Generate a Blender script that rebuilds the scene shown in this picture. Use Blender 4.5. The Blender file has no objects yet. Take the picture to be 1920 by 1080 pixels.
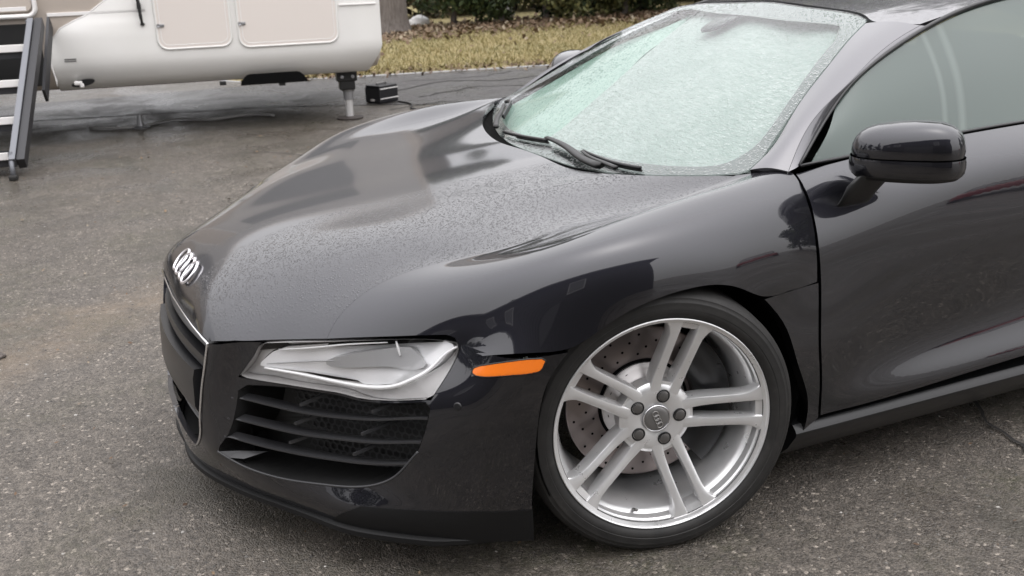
import bpy, bmesh, math, random
import numpy as np
from mathutils import Matrix, Vector
from mathutils.geometry import delaunay_2d_cdt
# world axes: x towards the car's left (photographer), y towards the car's rear, z up; origin on the ground under the front axle
SC = bpy.context.scene; COL = SC.collection
# ---------------------------------------------------------------- camera
cam = bpy.data.cameras.new('camera'); camo = bpy.data.objects.new('camera', cam); COL.objects.link(camo)
cam.sensor_width = 36; cam.lens = 37.5; cam.clip_start = .05; cam.clip_end = 400
_cx = Vector((.41768652, .90796428, -.03374667)); _cy = Vector((-.2658181, .15763105, .95104847)); _cz = Vector((.86883756, -.38826965, .3071937))
camo.matrix_world = Matrix(((_cx.x, _cy.x, _cz.x, 2.80031142), (_cx.y, _cy.y, _cz.y, -1.22314295), (_cx.z, _cy.z, _cz.z, 1.37557542), (0, 0, 0, 1)))
cam.dof.use_dof = True; cam.dof.focus_distance = 2.75; cam.dof.aperture_fstop = 7.0
SC.camera = camo
# ---------------------------------------------------------------- overcast daylight
SUN_EL, SUN_AZ = math.radians(72), math.radians(60)
wd = bpy.data.worlds.new('World'); SC.world = wd; wd.use_nodes = True
_n = wd.node_tree.nodes; _l = wd.node_tree.links; _n.clear()
sky = _n.new('ShaderNodeTexSky'); sky.sky_type = 'NISHITA'; sky.sun_disc = False
sky.sun_elevation = SUN_EL; sky.sun_rotation = SUN_AZ; sky.dust_density = 6; sky.air_density = 1.2; sky.ozone_density = 1
hs = _n.new('ShaderNodeHueSaturation'); hs.inputs['Saturation'].default_value = .22
bg = _n.new('ShaderNodeBackground'); bg.inputs['Strength'].default_value = .115
wo = _n.new('ShaderNodeOutputWorld')
_tc = _n.new('ShaderNodeTexCoord'); _sx = _n.new('ShaderNodeSeparateXYZ'); _l.new(_tc.outputs['Generated'], _sx.inputs[0])
_mr = _n.new('ShaderNodeMapRange'); _mr.inputs['From Min'].default_value = 0; _mr.inputs['From Max'].default_value = 1; _mr.inputs['To Min'].default_value = .30; _mr.inputs['To Max'].default_value = 1.0
_l.new(_sx.outputs['Z'], _mr.inputs['Value'])     # overcast law: the cloud deck is about three times brighter overhead than at the horizon
_cm = _n.new('ShaderNodeVectorMath'); _cm.operation = 'SCALE'; _cm.inputs[0].default_value = (10.6, 10.5, 10.9); _l.new(_mr.outputs[0], _cm.inputs['Scale'])
mxs = _n.new('ShaderNodeMix'); mxs.data_type = 'RGBA'; mxs.inputs[0].default_value = .8
_l.new(sky.outputs[0], hs.inputs['Color']); _l.new(hs.outputs[0], mxs.inputs[6]); _l.new(_cm.outputs[0], mxs.inputs[7]); _l.new(mxs.outputs[2], bg.inputs['Color'])
_l.new(bg.outputs[0], wo.inputs['Surface'])
sl = bpy.data.lights.new('sun', 'SUN'); sl.energy = .5; sl.angle = math.radians(170); sl.color = (1, .97, .93)
so = bpy.data.objects.new('sun', sl); COL.objects.link(so)
_d = Vector((math.sin(SUN_AZ)*math.cos(SUN_EL), math.cos(SUN_AZ)*math.cos(SUN_EL), math.sin(SUN_EL)))
so.rotation_euler = _d.to_track_quat('Z', 'Y').to_euler(); so.location = (0, 0, 20)
SC.view_settings.view_transform = 'Standard'; SC.view_settings.look = 'None'
SC.view_settings.exposure = 1.25; SC.view_settings.gamma = 1; SC.view_settings.use_curve_mapping = False
# ---------- smooth surfaces through section curves ----------
def nat_basis(k, t):
    """matrix B with B @ values = natural cubic spline through (k, values) at t"""
    k = np.asarray(k, float); t = np.atleast_1d(np.asarray(t, float)); n = len(k); h = np.diff(k)
    A = np.zeros((n, n)); Rm = np.zeros((n, n)); A[0, 0] = A[-1, -1] = 1
    for i in range(1, n-1):
        A[i, i-1] = h[i-1]; A[i, i] = 2*(h[i-1]+h[i]); A[i, i+1] = h[i]
        Rm[i, i-1] = 6/h[i-1]; Rm[i, i] = -6/h[i-1]-6/h[i]; Rm[i, i+1] = 6/h[i]
    M = np.linalg.solve(A, Rm)
    j = np.clip(np.searchsorted(k, t, side='right')-1, 0, n-2)
    hh = h[j]; a = (k[j+1]-t)/hh; b = (t-k[j])/hh
    E = np.eye(n)
    return (a[:, None]*E[j] + b[:, None]*E[j+1]
            + ((a**3-a)*hh**2/6)[:, None]*M[j] + ((b**3-b)*hh**2/6)[:, None]*M[j+1])
def resample(pts, n, dens=None):
    p = np.asarray(pts, float)
    s = np.concatenate([[0], np.cumsum(np.linalg.norm(np.diff(p, axis=0), axis=1))]); s /= s[-1]
    t = np.linspace(0, 1, n) if dens is None else np.asarray(dens)
    return nat_basis(s, t) @ p
class Surf:
    """tensor spline surface; lines run along v, u goes from line to line"""
    def __init__(self, lines, n, fair=0.0, keep=()):
        self.net = np.array([resample(l, n) for l in lines])
        N = self.net
        if fair:    # iron small waves out of the skin; edges and the listed lines stay put
            m = len(N); ds = np.linalg.norm(np.diff(N, axis=0), axis=2).mean(1); u = np.concatenate([[0], np.cumsum(ds)]); v = np.linspace(0, np.linalg.norm(np.diff(N, axis=1), axis=2).sum(1).mean(), n)
            def D2(k):
                q = len(k); D = np.zeros((q-2, q))
                for i in range(1, q-1):
                    a, b = k[i]-k[i-1], k[i+1]-k[i]; D[i-1, i-1] = 2/(a*(a+b)); D[i-1, i] = -2/(a*b); D[i-1, i+1] = 2/(b*(a+b))
                return D
            def D3(k): D = D2(k); return np.diff(D, axis=0)/np.diff(k)[1:-1][:, None] if len(k) > 3 else D
            A = np.kron(D3(u), np.eye(n)); B = np.kron(np.eye(m), D3(v)); W = np.ones((m, n)); W[0] = W[-1] = 200; W[:, 0] = W[:, -1] = 200
            for i in keep: W[i] = 30
            K = np.diag(W.ravel())+fair*1e-5*(A.T @ A*.25+B.T @ B)
            F = np.linalg.solve(K, W.ravel()[:, None]*N.reshape(-1, 3)).reshape(m, n, 3); self.moved = np.abs(F-N).max(); self.net = N = F
        du = np.linalg.norm(np.diff(N, axis=0), axis=2).mean(1)**.8
        self.ku = np.concatenate([[0], np.cumsum(du)]); self.ku /= self.ku[-1]
        self.kv = np.linspace(0, 1, n)
        self.lu = np.linalg.norm(np.diff(N, axis=0), axis=2).sum(0).mean()
        self.lv = np.linalg.norm(np.diff(N, axis=1), axis=2).sum(1).mean()
    def __call__(self, uv):
        uv = np.atleast_2d(uv)
        return np.einsum('ki,kj,ijd->kd', nat_basis(self.ku, uv[:, 0]), nat_basis(self.kv, uv[:, 1]), self.net)
    def normal(self, uv, e=1e-4):
        uv = np.atleast_2d(uv)
        a = self(uv+[e, 0])-self(uv-[e, 0]); b = self(uv+[0, e])-self(uv-[0, e])
        n = np.cross(a, b); return n/np.linalg.norm(n, axis=1)[:, None]
def mir(l): return [(-x, y, z) for x, y, z in l]
# ---------- hood and front fender, nose to windscreen ----------
L0 = [(0,-.96,.50),(0,-.945,.548),(0,-.906,.595),(0,-.86,.632),(0,-.79,.668),(0,-.65,.708),(0,-.45,.738),(0,-.25,.760),(0,-.07,.778),(0,.105,.793)]
L1 = [(.2,-.955,.495),(.19,-.938,.545),(.16,-.90,.594),(.14,-.855,.632),(.125,-.785,.665),(.115,-.648,.705),(.11,-.448,.735),(.11,-.25,.758),(.11,-.07,.776),(.11,.103,.792)]
L2 = [(.392,-.93,.49),(.375,-.921,.536),(.34,-.906,.57),(.30,-.887,.592),(.25,-.836,.626),(.23,-.79,.654),(.22,-.65,.70),(.22,-.453,.729),(.22,-.26,.753),(.22,-.059,.772),(.22,.104,.787)]
L3 = [(.515,-.825,.50),(.50,-.808,.541),(.475,-.765,.588),(.445,-.70,.646),(.425,-.60,.690),(.41,-.45,.721),(.41,-.25,.744),(.42,-.06,.765),(.43,.14,.799)]
L4 = [(.62,-.705,.515),(.605,-.687,.556),(.597,-.64,.606),(.60,-.55,.658),(.615,-.45,.688),(.65,-.346,.701),(.68,-.272,.721),(.70,-.174,.742),(.71,-.068,.754),(.712,.05,.764),(.715,.2,.795),(.735,.335,.832)]
L5 = [(.715,-.57,.525),(.70,-.553,.567),(.712,-.52,.608),(.745,-.44,.664),(.775,-.35,.710),(.80,-.25,.735),(.815,-.12,.769),(.82,0,.792),(.815,.12,.810),(.81,.25,.824),(.80,.42,.832)]
L6 = [(.790,-.462,.535),(.775,-.458,.570),(.787,-.446,.584),(.830,-.382,.641),(.865,-.311,.696),(.893,-.196,.745),(.904,-.08,.770),(.905,-.003,.778),(.905,.12,.779),(.902,.22,.772),(.893,.33,.768),(.872,.413,.763)]
L6b = [(.80,-.459,.525),(.792,-.456,.550),(.812,-.428,.567),(.852,-.358,.605),(.888,-.280,.645),(.918,-.175,.683),(.936,-.06,.703),(.939,.03,.708),(.937,.12,.706),(.930,.22,.695),(.918,.32,.69),(.900,.41,.69)]
def between(a, b, t, up=0.0): return [tuple(q) for q in resample(a, 15)*(1-t)+resample(b, 15)*t+np.array([up*.5, 0, up])]
L6a = between(L5, L6, .72, .004)
L6c = between(L6, L6b, .22, .0015)
L7 = [(.80,-.461,.531),(.838,-.425,.541),(.875,-.381,.549),(.93,-.25,.555),(.94,-.16,.602),(.948,-.08,.632),(.953,.02,.648),(.95,.148,.631),(.94,.232,.589),(.915,.415,.592)]
def far_lift(l, a): return [(-x, y, z+a*min(1, max(0, (y+.78)/.2))*min(1, max(0, (.42-y)/.3))) for x, y, z in l]
HALF = [L1, L2, L3, L4, L5, L6a, L6, L6c, L6b, L7]
LIFT = [0, .004, .014, .034, .022, .018, .018, .016, .01, 0]
TOP = Surf([far_lift(l, a) for l, a in zip(HALF[::-1], LIFT[::-1])]+[L0]+HALF, 15, .012)
# ---------- front bumper skin (left half: middle of the nose to the wheel arch), lines from lip up to the seam ----------
B0 = [(0,-.955,.115),(0,-.972,.15),(0,-.985,.22),(0,-.99,.32),(0,-.98,.42),(0,-.962,.50),(0,-.945,.55)]
B1 = [(.24,-.935,.12),(.26,-.95,.16),(.295,-.962,.23),(.325,-.958,.31),(.352,-.945,.40),(.372,-.931,.465),(.386,-.918,.522)]
B2 = [(.355,-.887,.12),(.366,-.902,.16),(.384,-.925,.235),(.40,-.912,.28),(.412,-.90,.33),(.422,-.887,.386),(.435,-.873,.47),(.44,-.869,.533)]
B3 = [(.441,-.839,.12),(.46,-.85,.16),(.483,-.842,.23),(.49,-.832,.30),(.492,-.828,.38),(.495,-.818,.47),(.50,-.808,.543)]
B4 = [(.593,-.748,.12),(.608,-.755,.16),(.615,-.735,.22),(.617,-.71,.30),(.615,-.692,.38),(.61,-.688,.47),(.605,-.687,.558)]
B5 = [(.69,-.687,.12),(.70,-.684,.16),(.706,-.657,.215),(.712,-.63,.30),(.712,-.61,.39),(.703,-.585,.48),(.69,-.566,.568)]
B6 = [(.79,-.565,.115),(.80,-.562,.155),(.802,-.552,.20),(.797,-.545,.29),(.795,-.53,.39),(.798,-.505,.455),(.795,-.475,.51),(.785,-.455,.570)]
B7 = [(.85,-.465,.11),(.858,-.46,.15),(.863,-.452,.195),(.863,-.445,.30),(.866,-.43,.42),(.872,-.40,.50),(.875,-.381,.551)]
B8 = [(.895,-.335,.10),(.90,-.337,.15),(.902,-.339,.20),(.906,-.336,.26),(.912,-.324,.385),(.92,-.297,.494),(.93,-.25,.557)]
BUMP = Surf([B0, B1, B2, B3, B4, B5, B6, B7, B8], 11)
# ---------- door and flank, lines from belt to sill ----------
D0 = [(.83,.20,.80),(.90,.20,.74),(.935,.205,.66),(.94,.21,.58),(.935,.22,.43),(.925,.24,.33),(.912,.25,.22),(.905,.25,.19)]
D1 = [(.80,.42,.832),(.845,.415,.806),(.875,.413,.76),(.902,.408,.70),(.915,.414,.59),(.922,.418,.43),(.917,.43,.33),(.910,.435,.24),(.905,.44,.205)]
D2 = [(.80,.62,.855),(.852,.62,.815),(.888,.62,.765),(.902,.62,.72),(.910,.62,.61),(.906,.62,.45),(.903,.62,.335),(.915,.62,.25),(.907,.62,.208)]
D3 = [(.80,.90,.872),(.856,.90,.832),(.892,.90,.785),(.901,.90,.748),(.910,.90,.63),(.893,.90,.46),(.891,.90,.35),(.917,.90,.256),(.908,.90,.214)]
D4 = [(.80,1.25,.882),(.860,1.25,.842),(.895,1.25,.796),(.903,1.25,.76),(.912,1.25,.64),(.882,1.25,.47),(.888,1.25,.36),(.918,1.25,.262),(.908,1.25,.22)]
D5 = [(.80,1.75,.895),(.864,1.75,.855),(.902,1.75,.81),(.912,1.75,.77),(.918,1.75,.65),(.885,1.75,.48),(.89,1.75,.375),(.922,1.75,.272),(.91,1.75,.225)]
D6 = [(.79,2.5,.90),(.87,2.5,.87),(.93,2.5,.82),(.945,2.5,.77),(.94,2.5,.65),(.925,2.5,.50),(.92,2.5,.38),(.92,2.5,.30),(.91,2.5,.24)]
D7 = [(.75,3.35,.88),(.83,3.35,.85),(.89,3.33,.80),(.905,3.33,.74),(.90,3.33,.64),(.885,3.3,.50),(.88,3.28,.38),(.87,3.25,.30),(.86,3.2,.24)]
SIDE = Surf([D0, D1, D2, D3, D4, D5, D6, D7], 13)
# ---------- windscreen ----------
W0 = [(0,.135,.775),(0,.30,.868),(0,.55,1.0),(0,.80,1.118),(0,.97,1.185)]
W1 = [(.25,.14,.778),(.24,.30,.866),(.22,.55,.998),(.2,.80,1.115),(.19,.97,1.18)]
W2 = [(.52,.205,.80),(.49,.35,.877),(.45,.58,1.0),(.41,.81,1.11),(.38,.98,1.172)]
W3 = [(.79,.345,.835),(.735,.455,.895),(.66,.62,.995),(.60,.795,1.09),(.555,.93,1.148)]
WIND = Surf([mir(W3), mir(W2), mir(W1), W0, W1, W2, W3], 9)
# ---------------------------------------------------------------- mesh helpers
def link(o, parent=None):
    COL.objects.link(o)
    if parent is not None: o.parent = parent
    return o
def mk(name, v, f, m, parent=None, smooth=True, normals=None):
    me = bpy.data.meshes.new(name); me.from_pydata([tuple(map(float, p)) for p in v], [], [tuple(map(int, q)) for q in f])
    me.materials.append(m); me.polygons.foreach_set('use_smooth', [smooth]*len(me.polygons)); me.update()
    if normals is not None: me.normals_split_custom_set_from_vertices([tuple(map(float, n)) for n in normals])
    return link(bpy.data.objects.new(name, me), parent)
def thing(name, label, cat, loc=(0, 0, 0), rz=0, group=None):
    o = bpy.data.objects.new(name, None); COL.objects.link(o); o.location = loc; o.rotation_euler = (0, 0, rz); o.empty_display_size = .1
    o['label'] = label; o['category'] = cat
    if group: o['group'] = group
    return o
def tag(o, label, cat, group=None):
    o['label'] = label; o['category'] = cat
    if group: o['group'] = group
    return o
def emp(name, parent): 
    o = bpy.data.objects.new(name, None); return link(o, parent)
class MB:
    """gathers primitives that become one mesh"""
    def __init__(s): s.v = []; s.f = []
    def add(s, v, f):
        n = len(s.v); s.v += [tuple(map(float, p)) for p in v]; s.f += [tuple(i+n for i in q) for q in f]; return s
    def box(s, c, d, M=None, bev=0.0):
        x, y, z = (q/2 for q in d); b = min(bev, x*.9, y*.9, z*.9)
        if b <= 0:
            v = [(sx*x, sy*y, sz*z) for sx in (-1, 1) for sy in (-1, 1) for sz in (-1, 1)]
            f = [(0, 1, 3, 2), (4, 6, 7, 5), (0, 4, 5, 1), (2, 3, 7, 6), (0, 2, 6, 4), (1, 5, 7, 3)]
        else:
            bm = bmesh.new(); bmesh.ops.create_cube(bm, size=1)
            for q in bm.verts: q.co = Vector((q.co.x*2*x, q.co.y*2*y, q.co.z*2*z))
            bmesh.ops.bevel(bm, geom=list(bm.edges)+list(bm.verts), offset=b, segments=2, affect='EDGES', profile=.5)
            bm.verts.index_update(); v = [tuple(q.co) for q in bm.verts]; f = [tuple(w.index for w in q.verts) for q in bm.faces]; bm.free()
        M = M or Matrix.Identity(4)
        return s.add([tuple(M @ Vector(p)+Vector(c)) for p in v], f)
    def tube(s, path, r, n=10, closed=False, cap=True, flat=1.0):
        P = [Vector(p) for p in path]; R_ = r if hasattr(r, '__len__') else [r]*len(P); v = []; f = []; up = Vector((0, 0, 1)); prev = None
        for i, q in enumerate(P):
            a = P[(i+1) % len(P)] if closed or i < len(P)-1 else P[i]; b = P[i-1] if closed or i > 0 else P[i]
            t = (a-b).normalized()
            if prev is None:
                w = t.cross(up if abs(t.z) < .9 else Vector((1, 0, 0))).normalized()
            else: w = (prev-t*prev.dot(t)).normalized()
            prev = w; u = t.cross(w)
            for k in range(n):
                A = 2*math.pi*k/n; v.append(tuple(q+w*math.cos(A)*R_[i]+u*math.sin(A)*R_[i]*flat))
        m = len(P)
        for i in range(m if closed else m-1):
            for k in range(n): f.append((i*n+k, i*n+(k+1) % n, ((i+1) % m)*n+(k+1) % n, ((i+1) % m)*n+k))
        if cap and not closed: f += [tuple(range(n))[::-1], tuple((m-1)*n+k for k in range(n))]
        return s.add(v, f)
    def lathe(s, prof, n=48, M=None, closed=False):
        """profile (x along axis, r); axis = +x"""
        v = []; f = []; m = len(prof)
        for k in range(n):
            A = 2*math.pi*k/n
            for x, r in prof: v.append((x, r*math.cos(A), r*math.sin(A)))
        for k in range(n):
            for i in range(m if closed else m-1):
                j = (i+1) % m; a = k*m; b = ((k+1) % n)*m
                f.append((a+i, b+i, b+j, a+j))
        M = M or Matrix.Identity(4)
        return s.add([tuple(M @ Vector(p)) for p in v], f)
    def sweep(s, rings, closed_ring=True, cap=True):
        n = len(rings[0]); v = [p for r in rings for p in r]; f = []
        for i in range(len(rings)-1):
            for k in range(n if closed_ring else n-1):
                f.append((i*n+k, i*n+(k+1) % n, (i+1)*n+(k+1) % n, (i+1)*n+k))
        if cap: f += [tuple(range(n))[::-1], tuple((len(rings)-1)*n+k for k in range(n))]
        return s.add(v, f)
    def prism(s, poly, ext):
        """poly: 3D outline, ext: offset vector"""
        n = len(poly); e = Vector(ext); v = [tuple(p) for p in poly]+[tuple(Vector(p)+e) for p in poly]
        f = [tuple(range(n)), tuple(range(n, 2*n))[::-1]]+[(i, i+n, (i+1) % n+n, (i+1) % n) for i in range(n)]
        return s.add(v, f)
    def build(s, name, m, parent=None, smooth=False, auto=None):
        o = mk(name, s.v, s.f, m, parent, smooth)
        bm = bmesh.new(); bm.from_mesh(o.data); bmesh.ops.recalc_face_normals(bm, faces=bm.faces); bm.to_mesh(o.data); bm.free()
        if auto is not None:
            o.data.polygons.foreach_set('use_smooth', [True]*len(o.data.polygons))
            o.data.set_sharp_from_angle(angle=math.radians(auto))
        return o
def inpoly(P, poly):
    x, y = P[:, 0], P[:, 1]; r = np.zeros(len(P), bool); n = len(poly)
    for i in range(n):
        (x1, y1), (x2, y2) = poly[i], poly[(i+1) % n]
        if y1 == y2: continue
        c = ((y1 > y) != (y2 > y)) & (x < (x2-x1)*(y-y1)/(y2-y1)+x1); r ^= c
    return r
def dseg(P, poly):
    d = np.full(len(P), 9e9); n = len(poly)
    for i in range(n):
        a = np.array(poly[i]); b = np.array(poly[(i+1) % n]); e = b-a; L = e@e
        t = np.clip(((P-a)@e)/max(L, 1e-12), 0, 1); d = np.minimum(d, np.linalg.norm(P-(a+t[:, None]*e), axis=1))
    return d
def densify(poly, step, closed=True):
    o = []; n = len(poly)
    for i in range(n if closed else n-1):
        a = np.array(poly[i]); b = np.array(poly[(i+1) % n]); k = max(1, int(math.ceil(np.linalg.norm(b-a)/step)))
        o += [tuple(a+(b-a)*j/k) for j in range(k)]
    if not closed: o.append(tuple(poly[-1]))
    return o
def curve2(pts, n):
    """smooth curve through 2D points"""
    p = np.asarray(pts, float); s = np.concatenate([[0], np.cumsum(np.linalg.norm(np.diff(p, axis=0), axis=1))]); s /= s[-1]
    return [tuple(q) for q in nat_basis(s, np.linspace(0, 1, n)) @ p]
FLIP = {}
def panel(name, S, outline, m, parent, holes=(), step=.02, off=0.0, thick=.012, flipn=False, side=1, inset=.0016, solid_back=False):
    """cut a panel out of a spline surface along an outline (surface coordinates), with returned edges; side=-1 mirrors it to the car's right"""
    sc = np.array([S.lu, S.lv]); loops = [outline]+list(holes); V = []; E = []; B = []
    for li, lp in enumerate(loops):
        q = densify([tuple(np.array(p)*sc) for p in lp], step*.6)
        if inset:
            a = np.array(q); t = np.roll(a, -1, 0)-np.roll(a, 1, 0); t /= np.linalg.norm(t, axis=1)[:, None]+1e-12
            area = .5*np.sum(a[:, 0]*np.roll(a[:, 1], -1)-np.roll(a[:, 0], -1)*a[:, 1])
            nn = np.stack([-t[:, 1], t[:, 0]], 1)*(1 if area > 0 else -1)*(1 if li == 0 else -1)
            q = [tuple(x) for x in a+nn*inset]
        B.append(q); n0 = len(V); V += q; E += [(n0+i, n0+(i+1) % len(q)) for i in range(len(q))]
    a = np.array(B[0]); lo, hi = a.min(0), a.max(0)
    gx = np.arange(lo[0], hi[0], step); gy = np.arange(lo[1], hi[1], step)
    G = np.stack(np.meshgrid(gx, gy, indexing='ij'), -1).reshape(-1, 2); G[:, 1] += (np.round((G[:, 0]-lo[0])/step) % 2)*step*.5
    ok = inpoly(G, B[0])
    for h in B[1:]: ok &= ~inpoly(G, h)
    G = G[ok]
    for h in B: 
        if len(G): G = G[dseg(G, h) > step*.45]
    V += [tuple(g) for g in G]
    vo, eo, fo, *_ = delaunay_2d_cdt([Vector(p) for p in V], E, [], 0, 1e-7)
    P2 = np.array([tuple(p) for p in vo]); T = np.array([f for f in fo if len(f) == 3])
    c = P2[T].mean(1); ok = inpoly(c, B[0])
    for h in B[1:]: ok &= ~inpoly(c, h)
    T = T[ok]
    e1 = P2[T[:, 1]]-P2[T[:, 0]]; e2 = P2[T[:, 2]]-P2[T[:, 0]]; ar = e1[:, 0]*e2[:, 1]-e1[:, 1]*e2[:, 0]
    T = T[np.abs(ar) > 1e-10]; ar = ar[np.abs(ar) > 1e-10]; T[ar < 0] = T[ar < 0][:, ::-1]
    used = np.unique(T); mp = -np.ones(len(P2), int); mp[used] = np.arange(len(used)); T = mp[T]; P2 = P2[used]
    uv = P2/sc; N = S.normal(uv); 
    if flipn: N = -N; T = T[:, ::-1]
    o_ = off(uv) if callable(off) else off
    P = S(uv)+N*(np.asarray(o_)[..., None] if callable(off) else o_)
    cnt = {}
    for t in T:
        for i in range(3): cnt[(t[i], t[(i+1) % 3])] = 1
    be = [(a_, b_) for (a_, b_) in cnt if (b_, a_) not in cnt]
    F = [tuple(t) for t in T]; nb = {}; Pv = list(P); Nv = list(N)
    if thick:
        for a_, b_ in be:
            for q in (a_, b_):
                if q not in nb: nb[q] = None
        tan = {q: np.zeros(3) for q in nb}
        for a_, b_ in be:
            d = P[b_]-P[a_]; tan[a_] += d; tan[b_] += d
        for q in nb:
            t = tan[q]/(np.linalg.norm(tan[q])+1e-12); ln = np.cross(t, N[q]); ln /= np.linalg.norm(ln)+1e-12
            nb[q] = (len(Pv), len(Pv)+1); Pv += [P[q], P[q]-N[q]*thick]; Nv += [ln, ln]
        for a_, b_ in be: F.append((nb[a_][0], nb[a_][1], nb[b_][1], nb[b_][0]))
    Pv = np.array(Pv); Nv = np.array(Nv)
    if side < 0: Pv = Pv*[-1, 1, 1]; Nv = Nv*[-1, 1, 1]; F = [f[::-1] for f in F]
    return mk(name, Pv, F, m, parent, True, Nv)
def oncurve(S, uvs, n, off=0., side=1, flipn=False):
    uv = np.array(curve2(uvs, n)); N = S.normal(uv)*(-1 if flipn else 1); P = S(uv)+N*off
    return [Vector((p[0]*side, p[1], p[2])) for p in P], [Vector((q[0]*side, q[1], q[2])) for q in N]
# ---------------------------------------------------------------- materials
def mat(name, base, rough=.5, metal=0., coat=0., coat_rough=.03, spec=.5, emit=None):
    m = bpy.data.materials.new(name); m.use_nodes = True; b = m.node_tree.nodes['Principled BSDF']
    b.inputs['Base Color'].default_value = (*base, 1); b.inputs['Roughness'].default_value = rough; b.inputs['Metallic'].default_value = metal
    b.inputs['Coat Weight'].default_value = coat; b.inputs['Coat IOR'].default_value = 1.68 if coat == 1.0 else 1.5; b.inputs['Coat Roughness'].default_value = coat_rough; b.inputs['Specular IOR Level'].default_value = spec
    return m
def nt(m): return m.node_tree.nodes, m.node_tree.links, m.node_tree.nodes['Principled BSDF']
def noise(m, scale, detail=6, rough=.6, dist=0., vec='Object', stretch=None):
    n, l, b = nt(m); tc = n.new('ShaderNodeTexCoord'); t = n.new('ShaderNodeTexNoise'); t.inputs['Scale'].default_value = scale
    t.inputs['Detail'].default_value = detail; t.inputs['Roughness'].default_value = rough; t.inputs['Distortion'].default_value = dist
    if stretch:
        mp = n.new('ShaderNodeMapping'); mp.inputs['Scale'].default_value = stretch; l.new(tc.outputs[vec], mp.inputs[0]); l.new(mp.outputs[0], t.inputs['Vector'])
    else: l.new(tc.outputs[vec], t.inputs['Vector'])
    return t.outputs['Fac']
def voro(m, scale, feature='F1', vec='Object', rnd=1.):
    n, l, b = nt(m); tc = n.new('ShaderNodeTexCoord'); t = n.new('ShaderNodeTexVoronoi'); t.feature = feature; t.inputs['Scale'].default_value = scale
    t.inputs['Randomness'].default_value = rnd; l.new(tc.outputs[vec], t.inputs['Vector']); return t
def ramp(m, fac, stops):
    n, l, b = nt(m); r = n.new('ShaderNodeValToRGB'); e = r.color_ramp.elements
    while len(e) < len(stops): e.new(.5)
    for k, (p, c) in enumerate(stops):
        e[k].position = p; e[k].color = (*c, 1) if hasattr(c, '__len__') else (c, c, c, 1)
    l.new(fac, r.inputs[0]); return r.outputs[0]
def math_(m, op, a, b_=None, c=None):
    n, l, b = nt(m); t = n.new('ShaderNodeMath'); t.operation = op
    for i, x in enumerate((a, b_, c)):
        if x is None: continue
        if isinstance(x, (int, float)): t.inputs[i].default_value = x
        else: l.new(x, t.inputs[i])
    return t.outputs[0]
def mixc(m, f, a, b_, mode='MIX'):
    n, l, b = nt(m); t = n.new('ShaderNodeMix'); t.data_type = 'RGBA'; t.blend_type = mode
    for i, x in ((0, f), (6, a), (7, b_)):
        if isinstance(x, (int, float)): t.inputs[i].default_value = x
        elif hasattr(x, '__len__'): t.inputs[i].default_value = (*x, 1)
        else: l.new(x, t.inputs[i])
    return t.outputs[2]
def bump(m, h, strength=.3, dist=.002, also_coat=False):
    n, l, b = nt(m); t = n.new('ShaderNodeBump'); t.inputs['Strength'].default_value = strength; t.inputs['Distance'].default_value = dist
    l.new(h, t.inputs['Height']); l.new(t.outputs[0], b.inputs['Normal'])
    if also_coat: l.new(t.outputs[0], b.inputs['Coat Normal'])
    return t
def setc(m, c, sock='Base Color'):
    n, l, b = nt(m); l.new(c, b.inputs[sock])
def droplets(m, scale, amount=.5, strength=.6, updir=True, nearx=None):
    """rain drops standing on a surface: round caps of varying size, thinned out by a slow noise and gone from steep sides"""
    n, l, b = nt(m); H = None
    for sc, k in ((scale, 1.), (scale*1.9, .6)):
        v = voro(m, sc); sep = n.new('ShaderNodeSeparateColor'); l.new(v.outputs['Color'], sep.inputs[0])
        rad = math_(m, 'MULTIPLY', sep.outputs[0], .55); q = math_(m, 'SUBTRACT', rad, v.outputs['Distance'])
        q = math_(m, 'MAXIMUM', q, 0.0); q = math_(m, 'SQRT', q); q = math_(m, 'MULTIPLY', q, k)
        H = q if H is None else math_(m, 'MAXIMUM', H, q)
    v = voro(m, scale*.42); sep = n.new('ShaderNodeSeparateColor'); l.new(v.outputs['Color'], sep.inputs[0])   # the odd fat bead
    q = math_(m, 'MAXIMUM', math_(m, 'SUBTRACT', math_(m, 'SUBTRACT', math_(m, 'MULTIPLY', sep.outputs[1], .9), .58), v.outputs['Distance']), 0.0)
    H = math_(m, 'MAXIMUM', H, math_(m, 'MULTIPLY', math_(m, 'SQRT', q), 1.5))
    mask = ramp(m, noise(m, 3.0, 3), [(.5-amount*.35, 0.), (.62-amount*.2, 1.)])
    H = math_(m, 'MULTIPLY', H, mask)
    if updir:
        g = n.new('ShaderNodeNewGeometry'); s = n.new('ShaderNodeSeparateXYZ'); l.new(g.outputs['Normal'], s.inputs[0])
        H = math_(m, 'MULTIPLY', H, ramp(m, s.outputs['Z'], [(.55, 0.), (.85, 1.)]))
    if nearx:   # rain beads on the near half of the bonnet only
        tc = n.new('ShaderNodeTexCoord'); sx = n.new('ShaderNodeSeparateXYZ'); l.new(tc.outputs['Object'], sx.inputs[0])
        H = math_(m, 'MULTIPLY', H, ramp(m, math_(m, 'ADD', sx.outputs['X'], 0.), [(nearx[0], 0.), (nearx[1], 1.)]))
    return bump(m, H, strength, .003, True)
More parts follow.
